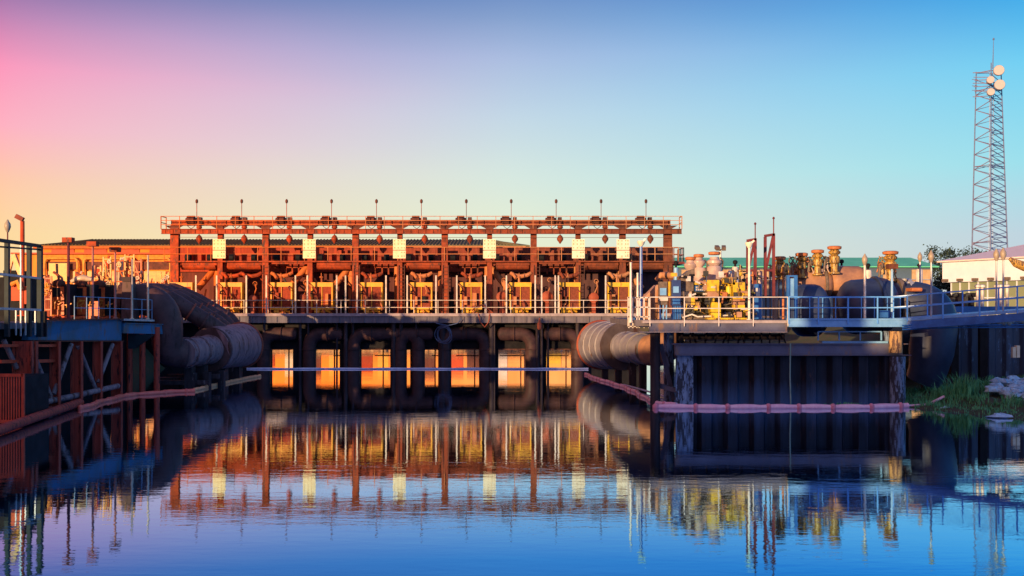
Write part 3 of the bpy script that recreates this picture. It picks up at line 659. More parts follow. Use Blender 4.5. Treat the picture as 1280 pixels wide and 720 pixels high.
# ================================================================== BIG LEFT PIPES
def flange(mb, c, ax, r, t_=.12):
    c = Vector(c); ax = Vector(ax).normalized(); mb.tube([c-ax*t_, c+ax*t_], r, 32); return mb
def bend(p0, c, p1, n=8):
    p0, c, p1 = Vector(p0), Vector(c), Vector(p1); return [p0.lerp(c,t_).lerp(c.lerp(p1,t_),t_) for t_ in [i/n for i in range(n+1)]]
th = thing('discharge_pipe', 'huge brown bent discharge pipe nearest on the left, with flared outlet', 'pipe', (X(230,59), 59, 1), 'great discharge pipes at the left bank')
pts = [P(152,373,58)]+bend(P(168,374,58), P(208,372,58), P(209,412,58.3), 10)+bend(P(209,428,58.5), P(209,444,58.8), P(230,441.5,59.3), 7)
rr = [.80]*len(pts)
a = MB(); a.tube(pts, [.86]*12+[.84]*(len(pts)-12), 32); a.build('bend', 'pipeb', th)
ax = (P(305,431,67)-P(232,441,59.3)).normalized()
p = P(228,441.5,59.3); q = P(264,436.5,62.6)
a = MB(); a.tube([p,q], [.80,.86], 32)
for t_ in (.12,.5,.9): a.torus(p.lerp(q,t_), ax, .86, .035, 32, 6)
a.build('barrel', 'pipel', th)
a = MB(); flange(a, q, ax, 1.33, .1); a.build('collar', 'pipeb', th)
p2 = P(272,434.5,63.2); q2 = P(302,431.2,68.0)
a = MB(); a.tube([q+ax*.12,p2,q2], [1.3,1.30,1.42], 40); a.build('outlet', 'pipel', th)
a = MB(); a.torus(q2, ax, 1.45, .07, 40, 8); a.build('rim', 'redrim', th)
a = MB(); 
for s in (.25,.7,): c = p.lerp(q,s); a.box(c.x-.2,c.x+.2,c.y-.4,c.y+.4,-1.2,c.z-.7)
for s in (.2,.8): c = p2.lerp(q2,s); a.box(c.x-.25,c.x+.25,c.y-.4,c.y+.4,-1.2,c.z-1.1)
a.split('cradle', 'pile', th)
for k in range(4):
    D = 62.5+k*3.2; o_ = k*1.0
    th = thing('discharge_pipe', 'slanting slate discharge pipe, %s in the row behind the nearest one' % ORD[k], 'pipe', (X(230,D), D, 1), 'great discharge pipes at the left bank')
    pts = [P(150+k*9,366-k*1,D)]+bend(P(190+k*9,366-k,D), P(203+k*9,368,D), P(222+k*9,380-k,D+.6), 7)+bend(P(262+k*8,405-k*2,D+1.2), P(276+k*6,414-k*2,D+1.6), P(290+k*4,424,D+3), 7)
    a = MB(); a.tube(pts, .52, 24); a.build('barrel', 'pipeb', th)
    for s in (10,13):
        b = MB(); c = pts[min(s,len(pts)-1)]; flange(b, pts[8].lerp(pts[9], .4+.3*(s-10)/3*1.5), pts[9]-pts[8], .62, .05); b.build('flange', 'redrim' if s == 10 else 'pipeb', th)
a = MB(); a.box(X(205,62),X(236,62),60.5,61,-1.2,.6); a.box(X(200,60),X(300,66),61.2,61.5,.5,.75); a.build('pipe_trestle', 'pile', label='low dark timber trestle in the water under the left pipes', cat='trestle')
a = MB()
for (px, D) in ((258,60.5),(276,62),(240,59.8)): a.box(X(px,D)-.18,X(px,D)+.18,D,D+.4,-1.2,.9)
a.bar(P(195,478,60),P(262,478,60),.3,.25); a.build('low_trestle', 'pile', label='dark brown timber frame at the waterline before the left pipes', cat='trestle')
# ================================================================== BIG RIGHT PIPES
th = thing('outlet_pipe', 'large ridged outlet pipe with red rim right of the station openings', 'pipe', (X(770,60), 60, 1))
q2 = P(751,431,72); p2 = P(779,433,66); ax = (q2-p2).normalized()
a = MB(); a.tube([p2,q2], [1.42,1.62], 44)
for t_ in (.25,.5,.75): a.torus(p2.lerp(q2,t_), ax, 1.42+.20*t_, .06, 40, 8)
a.build('outlet', 'piper', th)
a = MB(); a.torus(q2, ax, 1.64, .09, 44, 8); a.build('rim', 'redrim', th)
a = MB(); flange(a, p2-ax*.12, ax, 1.52, .12); a.build('collar', 'pipeb', th)
pn = P(812,438,61.5)
a = MB(); p1 = p2-ax*.2; a.tube([p1, p1.lerp(pn,.5), pn], [.94,.90,.90], 32)
for t_ in (.12,.4,.68): a.torus(p1.lerp(pn,t_), (pn-p1), .93, .05, 32, 6)
a.build('barrel', 'piper', th)
a = MB(); a.tube([pn, pn.lerp(pn+(pn-p1).normalized()*1.4+Vector((.6,0,.2)),.5), pn+(pn-p1).normalized()*1.6+Vector((.9,0,.5))], [.92,.98,.8], 28); a.build('elbow', 'tankt', th)  # tan colour stands in for gold light falling on the grey pipe
a = MB()
for s, Q in ((.2,(p2,q2)),(.8,(p2,q2)),(.35,(p1,pn)),(.75,(p1,pn))): c = Q[0].lerp(Q[1],s); a.box(c.x-.2,c.x+.2,c.y-.3,c.y+.3,-1.2,c.z-.8)
a.split('cradle', 'pile', th)
# big blue elbow pipe at right end
th = thing('down_pipe', 'huge dark blue elbow pipe dropping into the water right of the sheet wall', 'pipe', (X(1165,53), 53.5, 1))
a = MB(); a.tube([P(1090,378,55.5)]+bend(P(1128,378,55), P(1172,376,54), P(1168,410,53.5), 10)+[P(1164,440,53.5),P(1160,462,53.6),P(1155,475,53.8)], [1.1]*2+[1.12]*10+[1.1,.95,.9], 36); a.build('barrel', 'tankb', th)
a = MB(); flange(a, P(1121,378,55.1), (1,0,0), 1.3, .1); a.build('flange', 'eng', th)
a = MB(); flange(a, P(1133,378,55.0), (1,0,0), 1.27, .1)
for k in range(12): an = k*math.pi/6; c = P(1133,378,55.0)+Vector((-.2,math.cos(an)*1.2,math.sin(an)*1.2)); a.box(c.x-.06,c.x+.4,c.y-.05,c.y+.05,c.z-.05,c.z+.05)
a.build('flange', 'galv', th)
a = MB(); a.box(X(1150,56),X(1200,56),56,56.3,.6,.85); a.box(X(1152,56),X(1157,56),55.8,56.1,-1,.6); a.box(X(1190,56),X(1195,56),55.8,56.1,-1,.6); a.build('trestle', 'pile', th)
# sheet pile wall right of the pipe
def sheetwall(mb, x0, x1, y, z0, z1, per=1.1, dep=.22, skew=0):
    pts = []; x = x0; i = 0
    prof = [(0,0),(.36,0),(.5,1),(.86,1)]
    while x < x1-.01:
        for u_, w_ in prof:
            xx = x+u_*per
            if xx <= x1: pts.append((xx, y+w_*dep+(xx-x0)*skew))
        x += per
    pts.append((x1, y+(x1-x0)*skew)); n_ = len(pts)
    mb.add([(a_,b_,z0) for a_, b_ in pts]+[(a_,b_,z1) for a_, b_ in pts], [(i,i+1,n_+i+1,n_+i) for i in range(n_-1)])
a = MB(); sheetwall(a, X(1193,57), X(1330,57), 57, -.5, Z(402,57), .95, .2); a.build('bank_sheet_wall', M('blue_stained_sheet', (.045,.075,.14), (.03,.045,.09), rough=.45, streak=True, scale=1.6, patch=(.10,.20,.38), patch_amt=.40), label='tall blue stained sheet pile wall behind the rocks at the right', cat='wall')
for k, (px, D) in enumerate(((1194,56.2),(1230,55.8))):
    a = MB(); a.box(X(px,D)-.2,X(px,D)+.2,D,D+.3,-.6,Z(398,D)); a.build('support_pile', 'black', label='black steel pile %s under the ramp at right' % ('beside the dark blue elbow pipe','in front of the blue stained wall')[k], cat='pile', group='black piles under the ramp')
a = MB(); a.pbox(1266,1270,434,447,54.5,.2); a.pbox(1271,1275,432,447,54.5,.25); a.build('yellow_marker', 'plate', label='small cream marker board above the rocks at the right edge', cat='marker')

# ================================================================== RIGHT PLATFORM
D = 49.5
px0, px1 = 792, 1130
th = thing('pump_platform', 'steel platform on a dark sheet pile wall carrying yellow engines', 'platform', (X(960,D), D, 0))
zd = Z(400,D)
a = MB(); a.box(X(795,D), X(1134,D), D+.32, D+13, zd-.3, zd-.005); a.box(X(1134,D)+.01, 60, 58, 80, zd-.3, zd-.005); a.build('deck_slab', 'deck', th)
a = MB(); a.box(X(812,D), X(984,D), D, D+.3, Z(414.5,D), Z(404,D))
for q in (849,): a.box(X(q,D),X(q+.7,D),D-.05,D-.002,Z(414,D),Z(404.5,D))
a.build('edge_beam', 'deckr', th)
a = MB(); a.box(X(803,D),X(984,D),D-.12,D+.31,Z(403.9,D),Z(400.5,D)); a.box(X(800,D),X(984,D),D-.06,D+.3,Z(415.6,D),Z(414.6,D)); a.build('edge_flange', 'decklip', th)
a = MB(); a.box(X(984.5,D), X(1132,D), D-.25, D+.25, Z(408.5,D), Z(400,D)); a.box(X(984.5,D), X(1134,D), D-.3, D+.3, Z(399.9,D), Z(398,D)); a.build('raised_edge', 'bluel', th)
a = MB(); zz = zd+.0
rail(a, [(X(812,D),D-.1,Z(399.5,D)),(X(984,D),D-.1,Z(399.5,D))], h=1.07, step=1.62, r=.02, drop=.32); a.build('handrail', 'white', th)
a = MB(); rail(a, [(X(984,D),D-.28,Z(398,D)),(X(1131,D),D-.28,Z(398,D))], h=1.02, step=1.12*1.4, r=.026, drop=.25); rail(a, [(X(1000,D+2),D+2.6,Z(398,D)),(X(1131,D+2),D+2.6,Z(398,D))], h=1.02, step=.62, r=.018); a.build('handrail', 'railr', th)
a = MB(); a.box(X(845,D),X(1130,D),D+.15,D+.55,Z(443.5,D),Z(430.8,D)); a.box(X(841,D),X(1136,D),D+.05,D+.6,Z(430.6,D),Z(429.6,D)); a.box(X(845,D),X(1140,D),D+.05,D+.6,Z(444.6,D),Z(443.7,D)); a.build('cap_beam', 'deckr', th)
a = MB(); sheetwall(a, X(846,D), X(1116,D), D+.35, -1.3, Z(444.7,D), .98*1.28, .38); a.build('sheet_pile_wall', 'sheet', th)
a = MB(); a.box(X(846,D)-.0, X(868,D), D+.3, D+.345, -.5, Z(445,D)); a.build('flaked_strip', 'flake', th)
f = MB(); f.tube([P(1122,506,D+.1)-Vector((0,0,1)),P(1122,445.5,D+.1)], .36, 18); f.build('corner_pile', 'flake', th)
f = MB(); f.tube([P(1119.5,441,D),P(1119.5,414,D)], .31, 16); f.build('corner_column', M('peeling_tan_column', (.55,.36,.16), (.34,.20,.09), scale=3, streak=True, patch=(.10,.06,.05), patch_amt=.5), th)
f = MB(); f.pbox(1107,1116,414,443,D+.7,.3); f.build('corner_column', 'flake', th)
for (px, DD, w_) in ((819,50.5,.19),(836,51.5,.2),(850,52,.15)):
    f = MB(); f.tube([(X(px,DD),DD,-1.2),(X(px,DD),DD,Z(414,DD))], w_*1.3, 12); f.build('pile', 'flake' if px == 836 else 'pile', th)
f = MB(); f.bar(P(824,482,50.8),P(846,488,50.4),.22); f.bar(P(826,430,51),P(842,500,51),.2); f.build('brace', 'deckr', th)
a = MB()     # pipes and joists seen in the slot between deck and cap beam
for k in range(14):
    q = 852+k*10+random.uniform(-3,3); a.bar(P(q,429.5,51),P(q+random.uniform(-7,7),415.5,51+random.random()),.07)
a.bar(P(850,421,52),P(980,421,52),.28); a.build('under_bracing', 'pile', th)
a = MB(); a.pbox(1028,1110,426.5,429,D+.5,.5); rail(a, [(X(1028,D),D+.7,Z(426,D)),(X(1108,D),D+.7,Z(426,D))], h=.42, step=.9, r=.03, mids=()); a.build('lower_rail', 'bluel', th)
a = MB(); a.bar(P(850,424,54),P(950,424,54),.2); a.bar(P(880,418,54.5),P(930,417,54.5),.25); a.build('under_pipe', 'white', th)
# end stair cage at left edge
a = MB()
for px in (786,791,796,799,805,811): a.bar(P(px,410,50.5),P(px,371,50.5),.06)
for py in (372,384,396,408): a.bar(P(785,py,50.5),P(812,py,50.5),.06)
a.bar(P(785,372,53),P(785,408,53),.06); a.bar(P(785,372,53),P(785,372,50.5),.06)
a.build('stair_cage', 'white', label='white railed stair cage at the left end of the right platform', cat='railing')
a = MB(); a.pbox(791,803,397,409,50.8,.6); a.build('junction_box', 'bluer', label='blue junction box low in the white stair cage', cat='box')
# ramp to the right
th = thing('access_ramp', 'blue steel access ramp rising right from the platform', 'ramp', (X(1210,D), D-.6, 3.5))
r0 = P(1134,398,49.2); r1 = P(1320,384,46.5)
a = MB(); a.add([r0,r1,r1+Vector((0,1.8,0)),r0+Vector((0,1.8,0))]+[q-Vector((0,0,.12)) for q in (r0,r1,r1+Vector((0,1.8,0)),r0+Vector((0,1.8,0)))], [(0,1,2,3),(7,6,5,4),(0,4,5,1),(1,5,6,2),(2,6,7,3),(3,7,4,0)]); a.build('floor', 'bluel', th)
a = MB(); a.bar(r0-Vector((0,.06,.32)), r1-Vector((0,.06,.32)), .1, .36); a.build('side_beam', 'bluer', th)
a = MB(); rail(a, [r0,r1], h=1.07, step=1.5, r=.026, drop=.2); rail(a, [r0+Vector((0,1.8,0)),r1+Vector((0,1.8,0))], h=1.05, step=1.4, r=.024); a.build('handrail', 'railr', th)
a = MB()
for k in range(3): a.tube([P(1128,407+k*2.5,48.9), P(1175,404+k*2.8,49.5), P(1285,403+k*3,50)], .035, 6)
a.build('conduit', 'bluer', th)
a = MB()
for k in range(16): q = P(1236+k*3.2, 401+random.uniform(-2,3), 48.5); a.lathe(q, [(.05,-.1),(.12,-.04),(.12,.05),(.04,.12)], 8)
a.build('pipe_fittings', 'white', label='row of small white pipe fittings below the ramp', cat='fittings')
a = MB(); a.pbox(1190,1300,383,391,56,.4); a.build('blue_girder', 'bluer', label='blue girder behind the ramp handrail', cat='girder')
for k, px in enumerate((1222,1228,1246,1251,1259)):
    a = MB(); a.tube([P(px,386,58),P(px,360,58)], .09, 10); a.lathe(P(px,360,58), [(.09,0),(.16,.05),(.16,.15),(.05,.2)], 10)
    a.build('bollard_pipe', 'white', label='short white standpipe behind the ramp, %s of five from left' % ORD[k], cat='standpipe', group='white standpipes behind the ramp')
th = None
a = MB(); a.tube([P(1262,323,75),P(1270,329,75),P(1280,333,75),P(1300,334,75)], [.12,.3,.35,.35], 10); a.build('boom_arm', 'gold', label='orange crane arm tip entering at the right edge', cat='arm')

# ---------------- light posts
def lamp_post(px, pyt, pyb, D, label, head='globe', m='pole', r=.05, group='lamp posts on the platforms'):
    q0, q1 = P(px,pyb,D), P(px,pyt,D)
    th = thing('lamp_post', label, 'lamp post', tuple(q0), group)
    a = MB(); a.tube([q0,q1], [r*1.2,r], 8); a.lathe(q0, [(r*2.4,0),(r*2.4,.04),(r*1.3,.06)], 8); a.build('pole', m, th)
    b = MB()
    if head == 'globe': b.lathe(q1, [(.05,-.12),(.10,.0),(.14,.12),(.13,.26),(.06,.38),(.02,.46)], 12)
    elif head == 'cup': b.lathe(q1, [(.06,-.05),(.16,.08),(.20,.2),(.17,.24)], 12); b.bar(q1+Vector((0,-.05,.1)), q1+Vector((.22,-.12,.32)), .14, .08)
    elif head == 'box': b.box(q1.x-.24,q1.x+.24,q1.y-.2,q1.y+.2,q1.z,q1.z+.24)
    elif head == 'flood':
        for s in (-1,1): b.bar(q1+Vector((s*.16,-.2,.02)), q1+Vector((s*.2,.12,.16)), .22, .2)
        b.bar(q1+Vector((-.2,0,0)), q1+Vector((.2,0,0)), .05)
    elif head == 'tilt': b.bar(q1+Vector((-.28,-.05,.22)), q1+Vector((.04,0,.05)), .26, .2)
    if head == 'none': b.lathe(q1, [(r*1.3,0),(r*1.3,.03),(r*.4,.05)], 8)
    b.build('post_cap' if head == 'none' else 'lamp_head', {'none':m,'globe':'lamp','cup':'plate','box':'rust','flood':'eng','tilt':'redrim'}[head], th)
lamp_post(788.5,329,403,50.2,'tall white lamp post at the left corner of the right platform','none','white',.055)
lamp_post(797,342,403,51.5,'shorter white post just right of the corner lamp post','none','white',.05)
lamp_post(801.3,307,400,52,'blue lamp post with pale head beside the sand hopper','cup','bluer',.07)
lamp_post(936.5,309,400,50.6,'pale lamp post with cup head in front of the red frames','cup','white',.055)
lamp_post(1081,329,400,49.9,'white lamp post before the great navy tank','globe','white',.055)
lamp_post(1115,336,398,52,'twin blue post standing under the golden valve','box','bluel',.06)
lamp_post(1164,325,405,49,'grey lamp post at the foot of the ramp','globe','galv',.045)
lamp_post(1150,325,384,60,'grey lamp post behind the foot of the ramp','globe','galv',.05)
lamp_post(1245.5,323,393,48.6,'left one of two grey lamp posts on the ramp','globe','galv',.04)
lamp_post(1254,322,393,47.9,'right one of two grey lamp posts on the ramp','globe','galv',.04)
lamp_post(900.5,312,352,58,'grey post with twin floodlights behind the largest cream tank','flood','white',.06)
# ---------------- equipment on the right platform (D 50.5 .. 57)
E0 = zd
def boxm(px0, px1, py0, py1, D, dep): return MB().pbox(px0, px1, py0, py1, D, dep)
th = thing('sand_hopper', 'sand coloured sloping hopper at the left end of the platform', 'hopper', (X(815,53), 53, E0))
a = MB(); a.prism([(X(799,53),Z(399,53)),(X(827,53),Z(399,53)),(X(826,53),Z(356,53)),(X(821,53),Z(356,53)),(X(803,53),Z(374,53))], 53, 54.2); a.build('body', 'cond', th)
a = MB(); a.tube([P(820,350,53.6),P(826,344,53.6),P(834,344,53.6),P(842,346,53.6)], [.1,.16,.2,.12], 10); a.build('spout', 'tan', th)
a = MB(); 
for k in range(3): a.bar(P(806+k*7,398,52.95),P(808+k*7,372-k*5,52.95),.06)
a.build('stiffener', 'tan', th)
th = thing('grey_control_stand', 'grey control box on a braced stand beside the hopper', 'control box', (X(829,51.5), 51.5, E0))
boxm(824,834,352,381,51.5,.4).build('cabinet', 'eng', th); boxm(825,833,360,369,51.45,.04).build('door', 'bluel', th); boxm(824,835,372,376,51.44,.05).build('shelf', 'white', th)
a = MB()
for q in (825,829,833): a.bar(P(q,399,51.6),P(q,381,51.6),.06)
a.bar(P(825,399,51.6),P(833,383,51.6),.05); a.build('leg', 'bluel', th)
th = thing('blue_control_cabinet', 'tall dark blue control cabinet with pale panel', 'cabinet', (X(846,51.3), 51.3, E0))
boxm(840,851,350,382,51.3,.5).build('cabinet', M('navy_paint',(.03,.06,.2),(.02,.04,.14),rough=.4), th); boxm(841.5,848.5,358,366,51.25,.04).build('panel', 'bluel', th); boxm(841,850,374,380,51.24,.05).build('panel', 'bluer', th)
a = MB()
for q in (841,844,847,850): a.bar(P(q,399,51.5),P(q,382,51.5),.08)
a.build('leg', 'bluer', th); boxm(839,846.5,341,345.5,51.2,.3).build('lamp', 'yel', th)
boxm(835.3,838,352,370,51.6,.2).build('yellow_strip', 'yelr', label='narrow yellow board between the grey and blue control cabinets', cat='board')
# engine
th = thing('pump_engine', 'grey brown diesel pump engine behind the platform rail', 'engine', (X(875,52), 52, E0))
a = boxm(851,867,345,364,51.8,1.2); a.prism([(X(852,52),Z(345,52)),(X(868,52),Z(345,52)),(X(868,52),Z(336,52)),(X(861,52),Z(338,52))], 51.9, 52.8); a.build('cylinder_head', 'eng', th)
boxm(854,867,369,382,51.6,.9).build('sump_box', 'eng', th); boxm(864,868.5,369,381,51.55,.1).build('guard', 'yelr', th)
a = MB(); a.tube([P(866,364,52.3),P(888,364,52.3)], .36, 16); a.tube([P(868,372,52.4),P(890,370,52.4)], .3, 12); a.tube([P(855,390,52.2),P(890,392,52.2)], .28, 12); a.build('block', 'engd', th)
b = boxm(868.5,880.5,357,364,51.72,.05).build('name_plate', 'bluer', th)
a = MB()
for k in range(4):
    q = 870+k*2.6
    for rr_ in range(2): a.pbox(q,q+1.7,358.3+rr_*2.8,360.3+rr_*2.8,51.69,.02)
a.build('plate_marks', 'white', b)
a = MB()
for k in range(22):
    c = P(random.uniform(853,890), random.uniform(368,396), random.uniform(51.6,52.6)); d = P(random.uniform(853,892), random.uniform(366,396), random.uniform(51.6,52.6)); a.tube([c, c.lerp(d,.5)+Vector((0,0,.12)), d], .035, 6)
a.build('pipework', 'engd', th)
a = MB(); a.tube([P(853,397,51.4),P(865,393,51.4),P(872,396,51.3),P(915,394,51.3)], .045, 6); a.build('hose', 'white', th)
a = boxm(851,890,396.5,399.3,51.6,1.3); a.build('skid', 'eng', th); boxm(868,884,351.5,356,51.9,.8).build('rocker_cover', 'yelr', th)
# gearbox
th = thing('yellow_gearbox', 'bright yellow gearbox set with tall housings in the platform middle', 'gearbox', (X(910,52), 52, E0))
a = boxm(884,899,350,364,51.3,1.3); a.build('upper_housing', 'yelr', th); boxm(884.5,898.5,364.3,371,51.4,1.1).build('lower_bowl', 'cond', th); boxm(889,895,358,360,51.25,.05).build('grab_handle', 'white', th)
a = boxm(889,901,378,398,51.2,1.2); a.pbox(888,893,373,378,51.3,.5); a.pbox(896,901,372,378,51.3,.5); a.build('lower_housing', 'yelr', th)
a = boxm(916,931,353,374,51.2,1.4); a.pbox(914,919,350,356,51.2,.5); a.build('main_housing', 'yelr', th); boxm(916.3,930.7,374.2,381,51.3,1.2).build('main_bowl', 'cond', th); boxm(917,931,381.2,386,51.2,1.2).build('main_foot', 'yelr', th)
a = MB()
for q in (919,923,926.5,930): a.pbox(q-.9,q+.9,386,398.5,51.4,.3)
for q in (902,905,908,911,914): 
    a.pbox(q-1,q+.8,352+random.uniform(0,6),365+random.uniform(-3,12),51.3+random.random()*.4,.4)
a.tube([P(902,352,51.6),P(912,351,51.6)], .14, 10); a.tube([P(911,358,51.3),P(911,372,51.3)], .16, 10); a.pbox(905,913,347,352,51.6,.5); a.split('shaft_guard', 'yelr', th)
a = MB()
for k in range(46):
    c = P(random.uniform(899,917), random.uniform(355,396), random.uniform(51.2,52.4)); d = c+Vector((random.uniform(-.35,.35),random.uniform(-.2,.2),random.uniform(-.6,.6))); d.z = max(d.z, E0+.1); a.tube([c, c.lerp(d,.5)+Vector((.06,0,.04)), d], random.uniform(.025,.07), 6)
a.tube([P(903,380,52),P(915,380,52)], .4, 14); a.build('pipework', 'engd', th)
a = boxm(884,935,397.2,399.4,51.0,1.8); a.build('skid', 'yelr', th)
for k in range(34):
    c = P(random.uniform(886,936), random.uniform(340,394), random.uniform(50.9,51.25)); m_ = random.choice(('engd','engd','gold','cond','cap','eng','yelr','white','black'))
    a = MB(); t_ = random.random(); L_ = random.uniform(.12,.5)
    if t_ < .35: w_ = random.uniform(.05,.13); a.box(c.x-w_,c.x+w_,c.y-.1,c.y+.1,c.z-w_*1.3,c.z+w_)
    elif t_ < .7: a.tube([c, c+Vector((random.uniform(-.1,.1),0,-L_)), c+Vector((random.uniform(-.3,.3),.1,-L_-.1))], random.uniform(.02,.05), 6)
    else: a.tube([c, c+Vector((L_,0,random.uniform(-.1,.1)))], random.uniform(.03,.09), 8)
    a.build('fitting', m_, th)
th = bpy.data.objects['pump_engine']
for k in range(34):
    c = P(random.uniform(851,886), random.uniform(340,395), random.uniform(51.35,51.6)); m_ = random.choice(('engd','eng','cond','gold','black','white','bluer','yelr'))
    a = MB(); t_ = random.random(); L_ = random.uniform(.12,.45)
    if t_ < .4: w_ = random.uniform(.04,.12); a.box(c.x-w_,c.x+w_,c.y-.1,c.y+.1,c.z-w_*1.3,c.z+w_)
    elif t_ < .7: a.tube([c, c+Vector((random.uniform(-.1,.1),0,-L_)), c+Vector((random.uniform(-.3,.3),.1,-L_-.1))], random.uniform(.02,.05), 6)
    else: a.tube([c, c+Vector((L_,0,random.uniform(-.1,.1)))], random.uniform(.03,.08), 8)
    a.build('fitting', m_, th)
th = thing('overhead_pipework', 'tangle of brown and cream pipes rising between the engines and the red frames', 'pipes', tuple(P(930,399,53.6)))
for k in range(16):
    q = 898+k*5.4; a = MB(); y1_ = random.uniform(328,350); p_ = P(q,395,53.4+random.random()); p_.z = E0; t_ = P(q,y1_,p_.y)
    a.tube([p_, t_, t_+Vector((random.uniform(-.25,.25),.2,random.uniform(-.1,.15)))], random.uniform(.03,.08), 8); a.lathe(t_-Vector((0,0,.35)), [(.05,0),(.14,.03),(.14,.1),(.06,.14)], 10); a.build('riser', random.choice(('engd','tankw','cap','gold','redf','eng')), th)
boxm(932.5,944,362,398,52.0,1).build('cooler_box', 'eng', label='grey brown cooler cabinet right of the yellow gearbox', cat='cabinet')
boxm(943,952,355,399,51.8,.8).build('blue_cooler', 'bluer', label='blue cabinet with pale plate behind the pale lamp post', cat='cabinet')
boxm(945,950,360,370,51.7,.06).build('notice_plate', 'white', label='white notice plate on the blue cabinet', cat='plate')
# cream tanks
def tank(px, py0, py1, wpx, D, m, label, cap_=True, group='upright tanks behind the engines'):
    c = P(px, py1, D); c.z = E0; h = Z(py0,D)-E0; r = wpx/2*D/FPX
    th = thing('upright_tank', label, 'tank', tuple(c), group)
    a = MB(); a.lathe(c, [(r,0),(r,h-.12),(r*.85,h-.03),(r*.3,h)], 22); a.torus(c+Vector((0,0,h*.55)), (0,0,1), r, .025, 22, 6); a.build('shell', m, th)
    if cap_: a = MB(); a.lathe(c+Vector((0,0,h)), [(.06,-.03),(.06,.12),(.12,.15),(.14,.26),(.07,.34)], 10); a.build('vent_cap', 'black', th)
    return th
tank(845,334,0,6,56,'bluel','slim pale tank with black cap left of the orange capped tanks')
tank(866,334,0,9,55.5,'tankw','narrow cream tank under the leftmost orange capped vent',False)
tank(874.5,334,0,17,55,'tankw','cream tank under the second orange capped vent',False)
tank(893,332,0,19,54.5,'tankw','largest cream tank behind the yellow gearbox',False)
tank(919,333,0,8.5,56,'white','white tank with black cap left of the red frames')
tank(912,338,0,5,57.5,'white','thin white tank behind the white tank with black cap',False)
tank(969,346,0,7,54.5,'tankw','low cream tank right of the red frames',False)
tank(949,340,0,6,56,'tankw','thin cream tank seen between the two red frames',False)
tank(1052,332,0,7,57,'white','white tank with black cap right of the tallest golden valve',True)
tank(1085,337,0,9,56.5,'white','white capped tank behind the white lamp post')
tank(1149,336,0,8,66,'white','white tank right of the lone golden valve')
for k, (px, py, s) in enumerate(((863,323.5,1.0),(873.5,320,1.0),(893,317,1.15))):
    c = P(px, py, 55); th = thing('capped_vent', '%s orange capped vent bulb above the cream tanks' % ('lowest left','middle','tallest right')[k], 'vent', tuple(c-Vector((0,0,.6))), 'orange capped vents')
    a = MB(); a.lathe(c-Vector((0,0,.7*s)), [(.26*s,-.3),(.28*s,0),(.2*s,.1),(.34*s,.3),(.34*s,.42),(.22*s,.52),(.2*s,.62)], 16); a.build('bulb', 'tankw', th)
    a = MB(); a.lathe(c-Vector((0,0,.07)), [(.24*s,0),(.28*s,.03),(.28*s,.14),(.2*s,.17)], 16); a.build('cap', 'cap', th)
    a = MB(); a.tube([c+Vector((.3,0,-.2)),c+Vector((.45,0,-.4)),c+Vector((.4,0,-.9))], .05, 6); a.build('side_pipe', 'eng', th)
def valve(px, pyt, D, s, label, hub=True):
    c = P(px, pyt, D); h = 38*D/FPX*s
    th = thing('golden_valve', label, 'valve', tuple(c-Vector((0,0,h))), 'golden valve heads on the pipes')
    a = MB(); a.lathe(c-Vector((0,0,h)), [(.34*s,0),(.34*s,.08),(.2*s,.12),(.2*s,h*.35),(.3*s,h*.4),(.32*s,h*.62),(.2*s,h*.68),(.34*s,h*.74),(.36*s,h*.80),(.22*s,h*.88)], 16); a.build('body', 'gold', th)
    a = MB(); a.lathe(c-Vector((0,0,h*.12)), [(.28*s,0),(.40*s,.03),(.42*s,.16),(.3*s,.2)], 16); a.build('cap', 'cap', th)
    a = MB(); q = c-Vector((.55*s,0,h*.5)); a.tube([q+Vector((.3,0,0)),q], .09, 8); a.torus(q, (1,.3,0), .22*s, .035, 16, 6); a.tube([q,q+Vector((-.05,0,-.6*s))], .06, 6); a.build('handwheel', 'eng', th)
    a = MB()
    for k in range(9): p_ = c-Vector((random.uniform(-.5,.5)*s,random.uniform(-.35,-.1),random.uniform(.25,.95)*h)); w_ = random.uniform(.05,.11); a.box(p_.x-w_,p_.x+w_,p_.y-w_,p_.y+w_,p_.z-w_,p_.z+w_); a.tube([p_, p_+Vector((random.uniform(-.2,.2),0,-random.uniform(.2,.5)))], .035, 6)
    a.build('fittings', ('cap','engd','tankw')[int(px)%3], th)
valve(975,322,54,.72,'golden valve right beside the pale lamp post')
valve(1002,317,56,.8,'golden valve second from left of the row')
valve(1022,313,56,.82,'golden valve just left of the tallest')
valve(1043,308,56,.9,'tallest golden valve over the rusty tan tank')
valve(1113,314,55,.98,'lone golden valve over the great navy tank')
for k, px in enumerate((991,1012,1033,1103)):
    a = MB(); c = P(px,334,56.5); a.tube([c-Vector((0,0,.4)),c+Vector((0,0,.1))], .14, 10); a.torus(c+Vector((0,0,.35)), (.3,1,0), .2, .035, 14, 6); a.bar(c+Vector((-.18,0,.6)),c+Vector((.18,0,.1)),.05); a.bar(c+Vector((.18,0,.6)),c+Vector((-.18,0,.1)),.05)
    a.build('cross_handwheel', 'gold' if k%2 else 'eng', label='cross spoked handwheel %s' % ('right of the valve by the pale lamp post','between the second and third golden valves','left of the tallest golden valve','left of the lone golden valve')[k], cat='handwheel', group='cross spoked handwheels')
# dark round machine under first valve
a = MB(); a.tube([P(968,337,54),P(970,337,54),P(984,337,54),P(986,337,54)], [.2,.34,.34,.2], 16); a.build('round_actuator', 'gold', label='round brown actuator under the leftmost golden valve', cat='actuator')
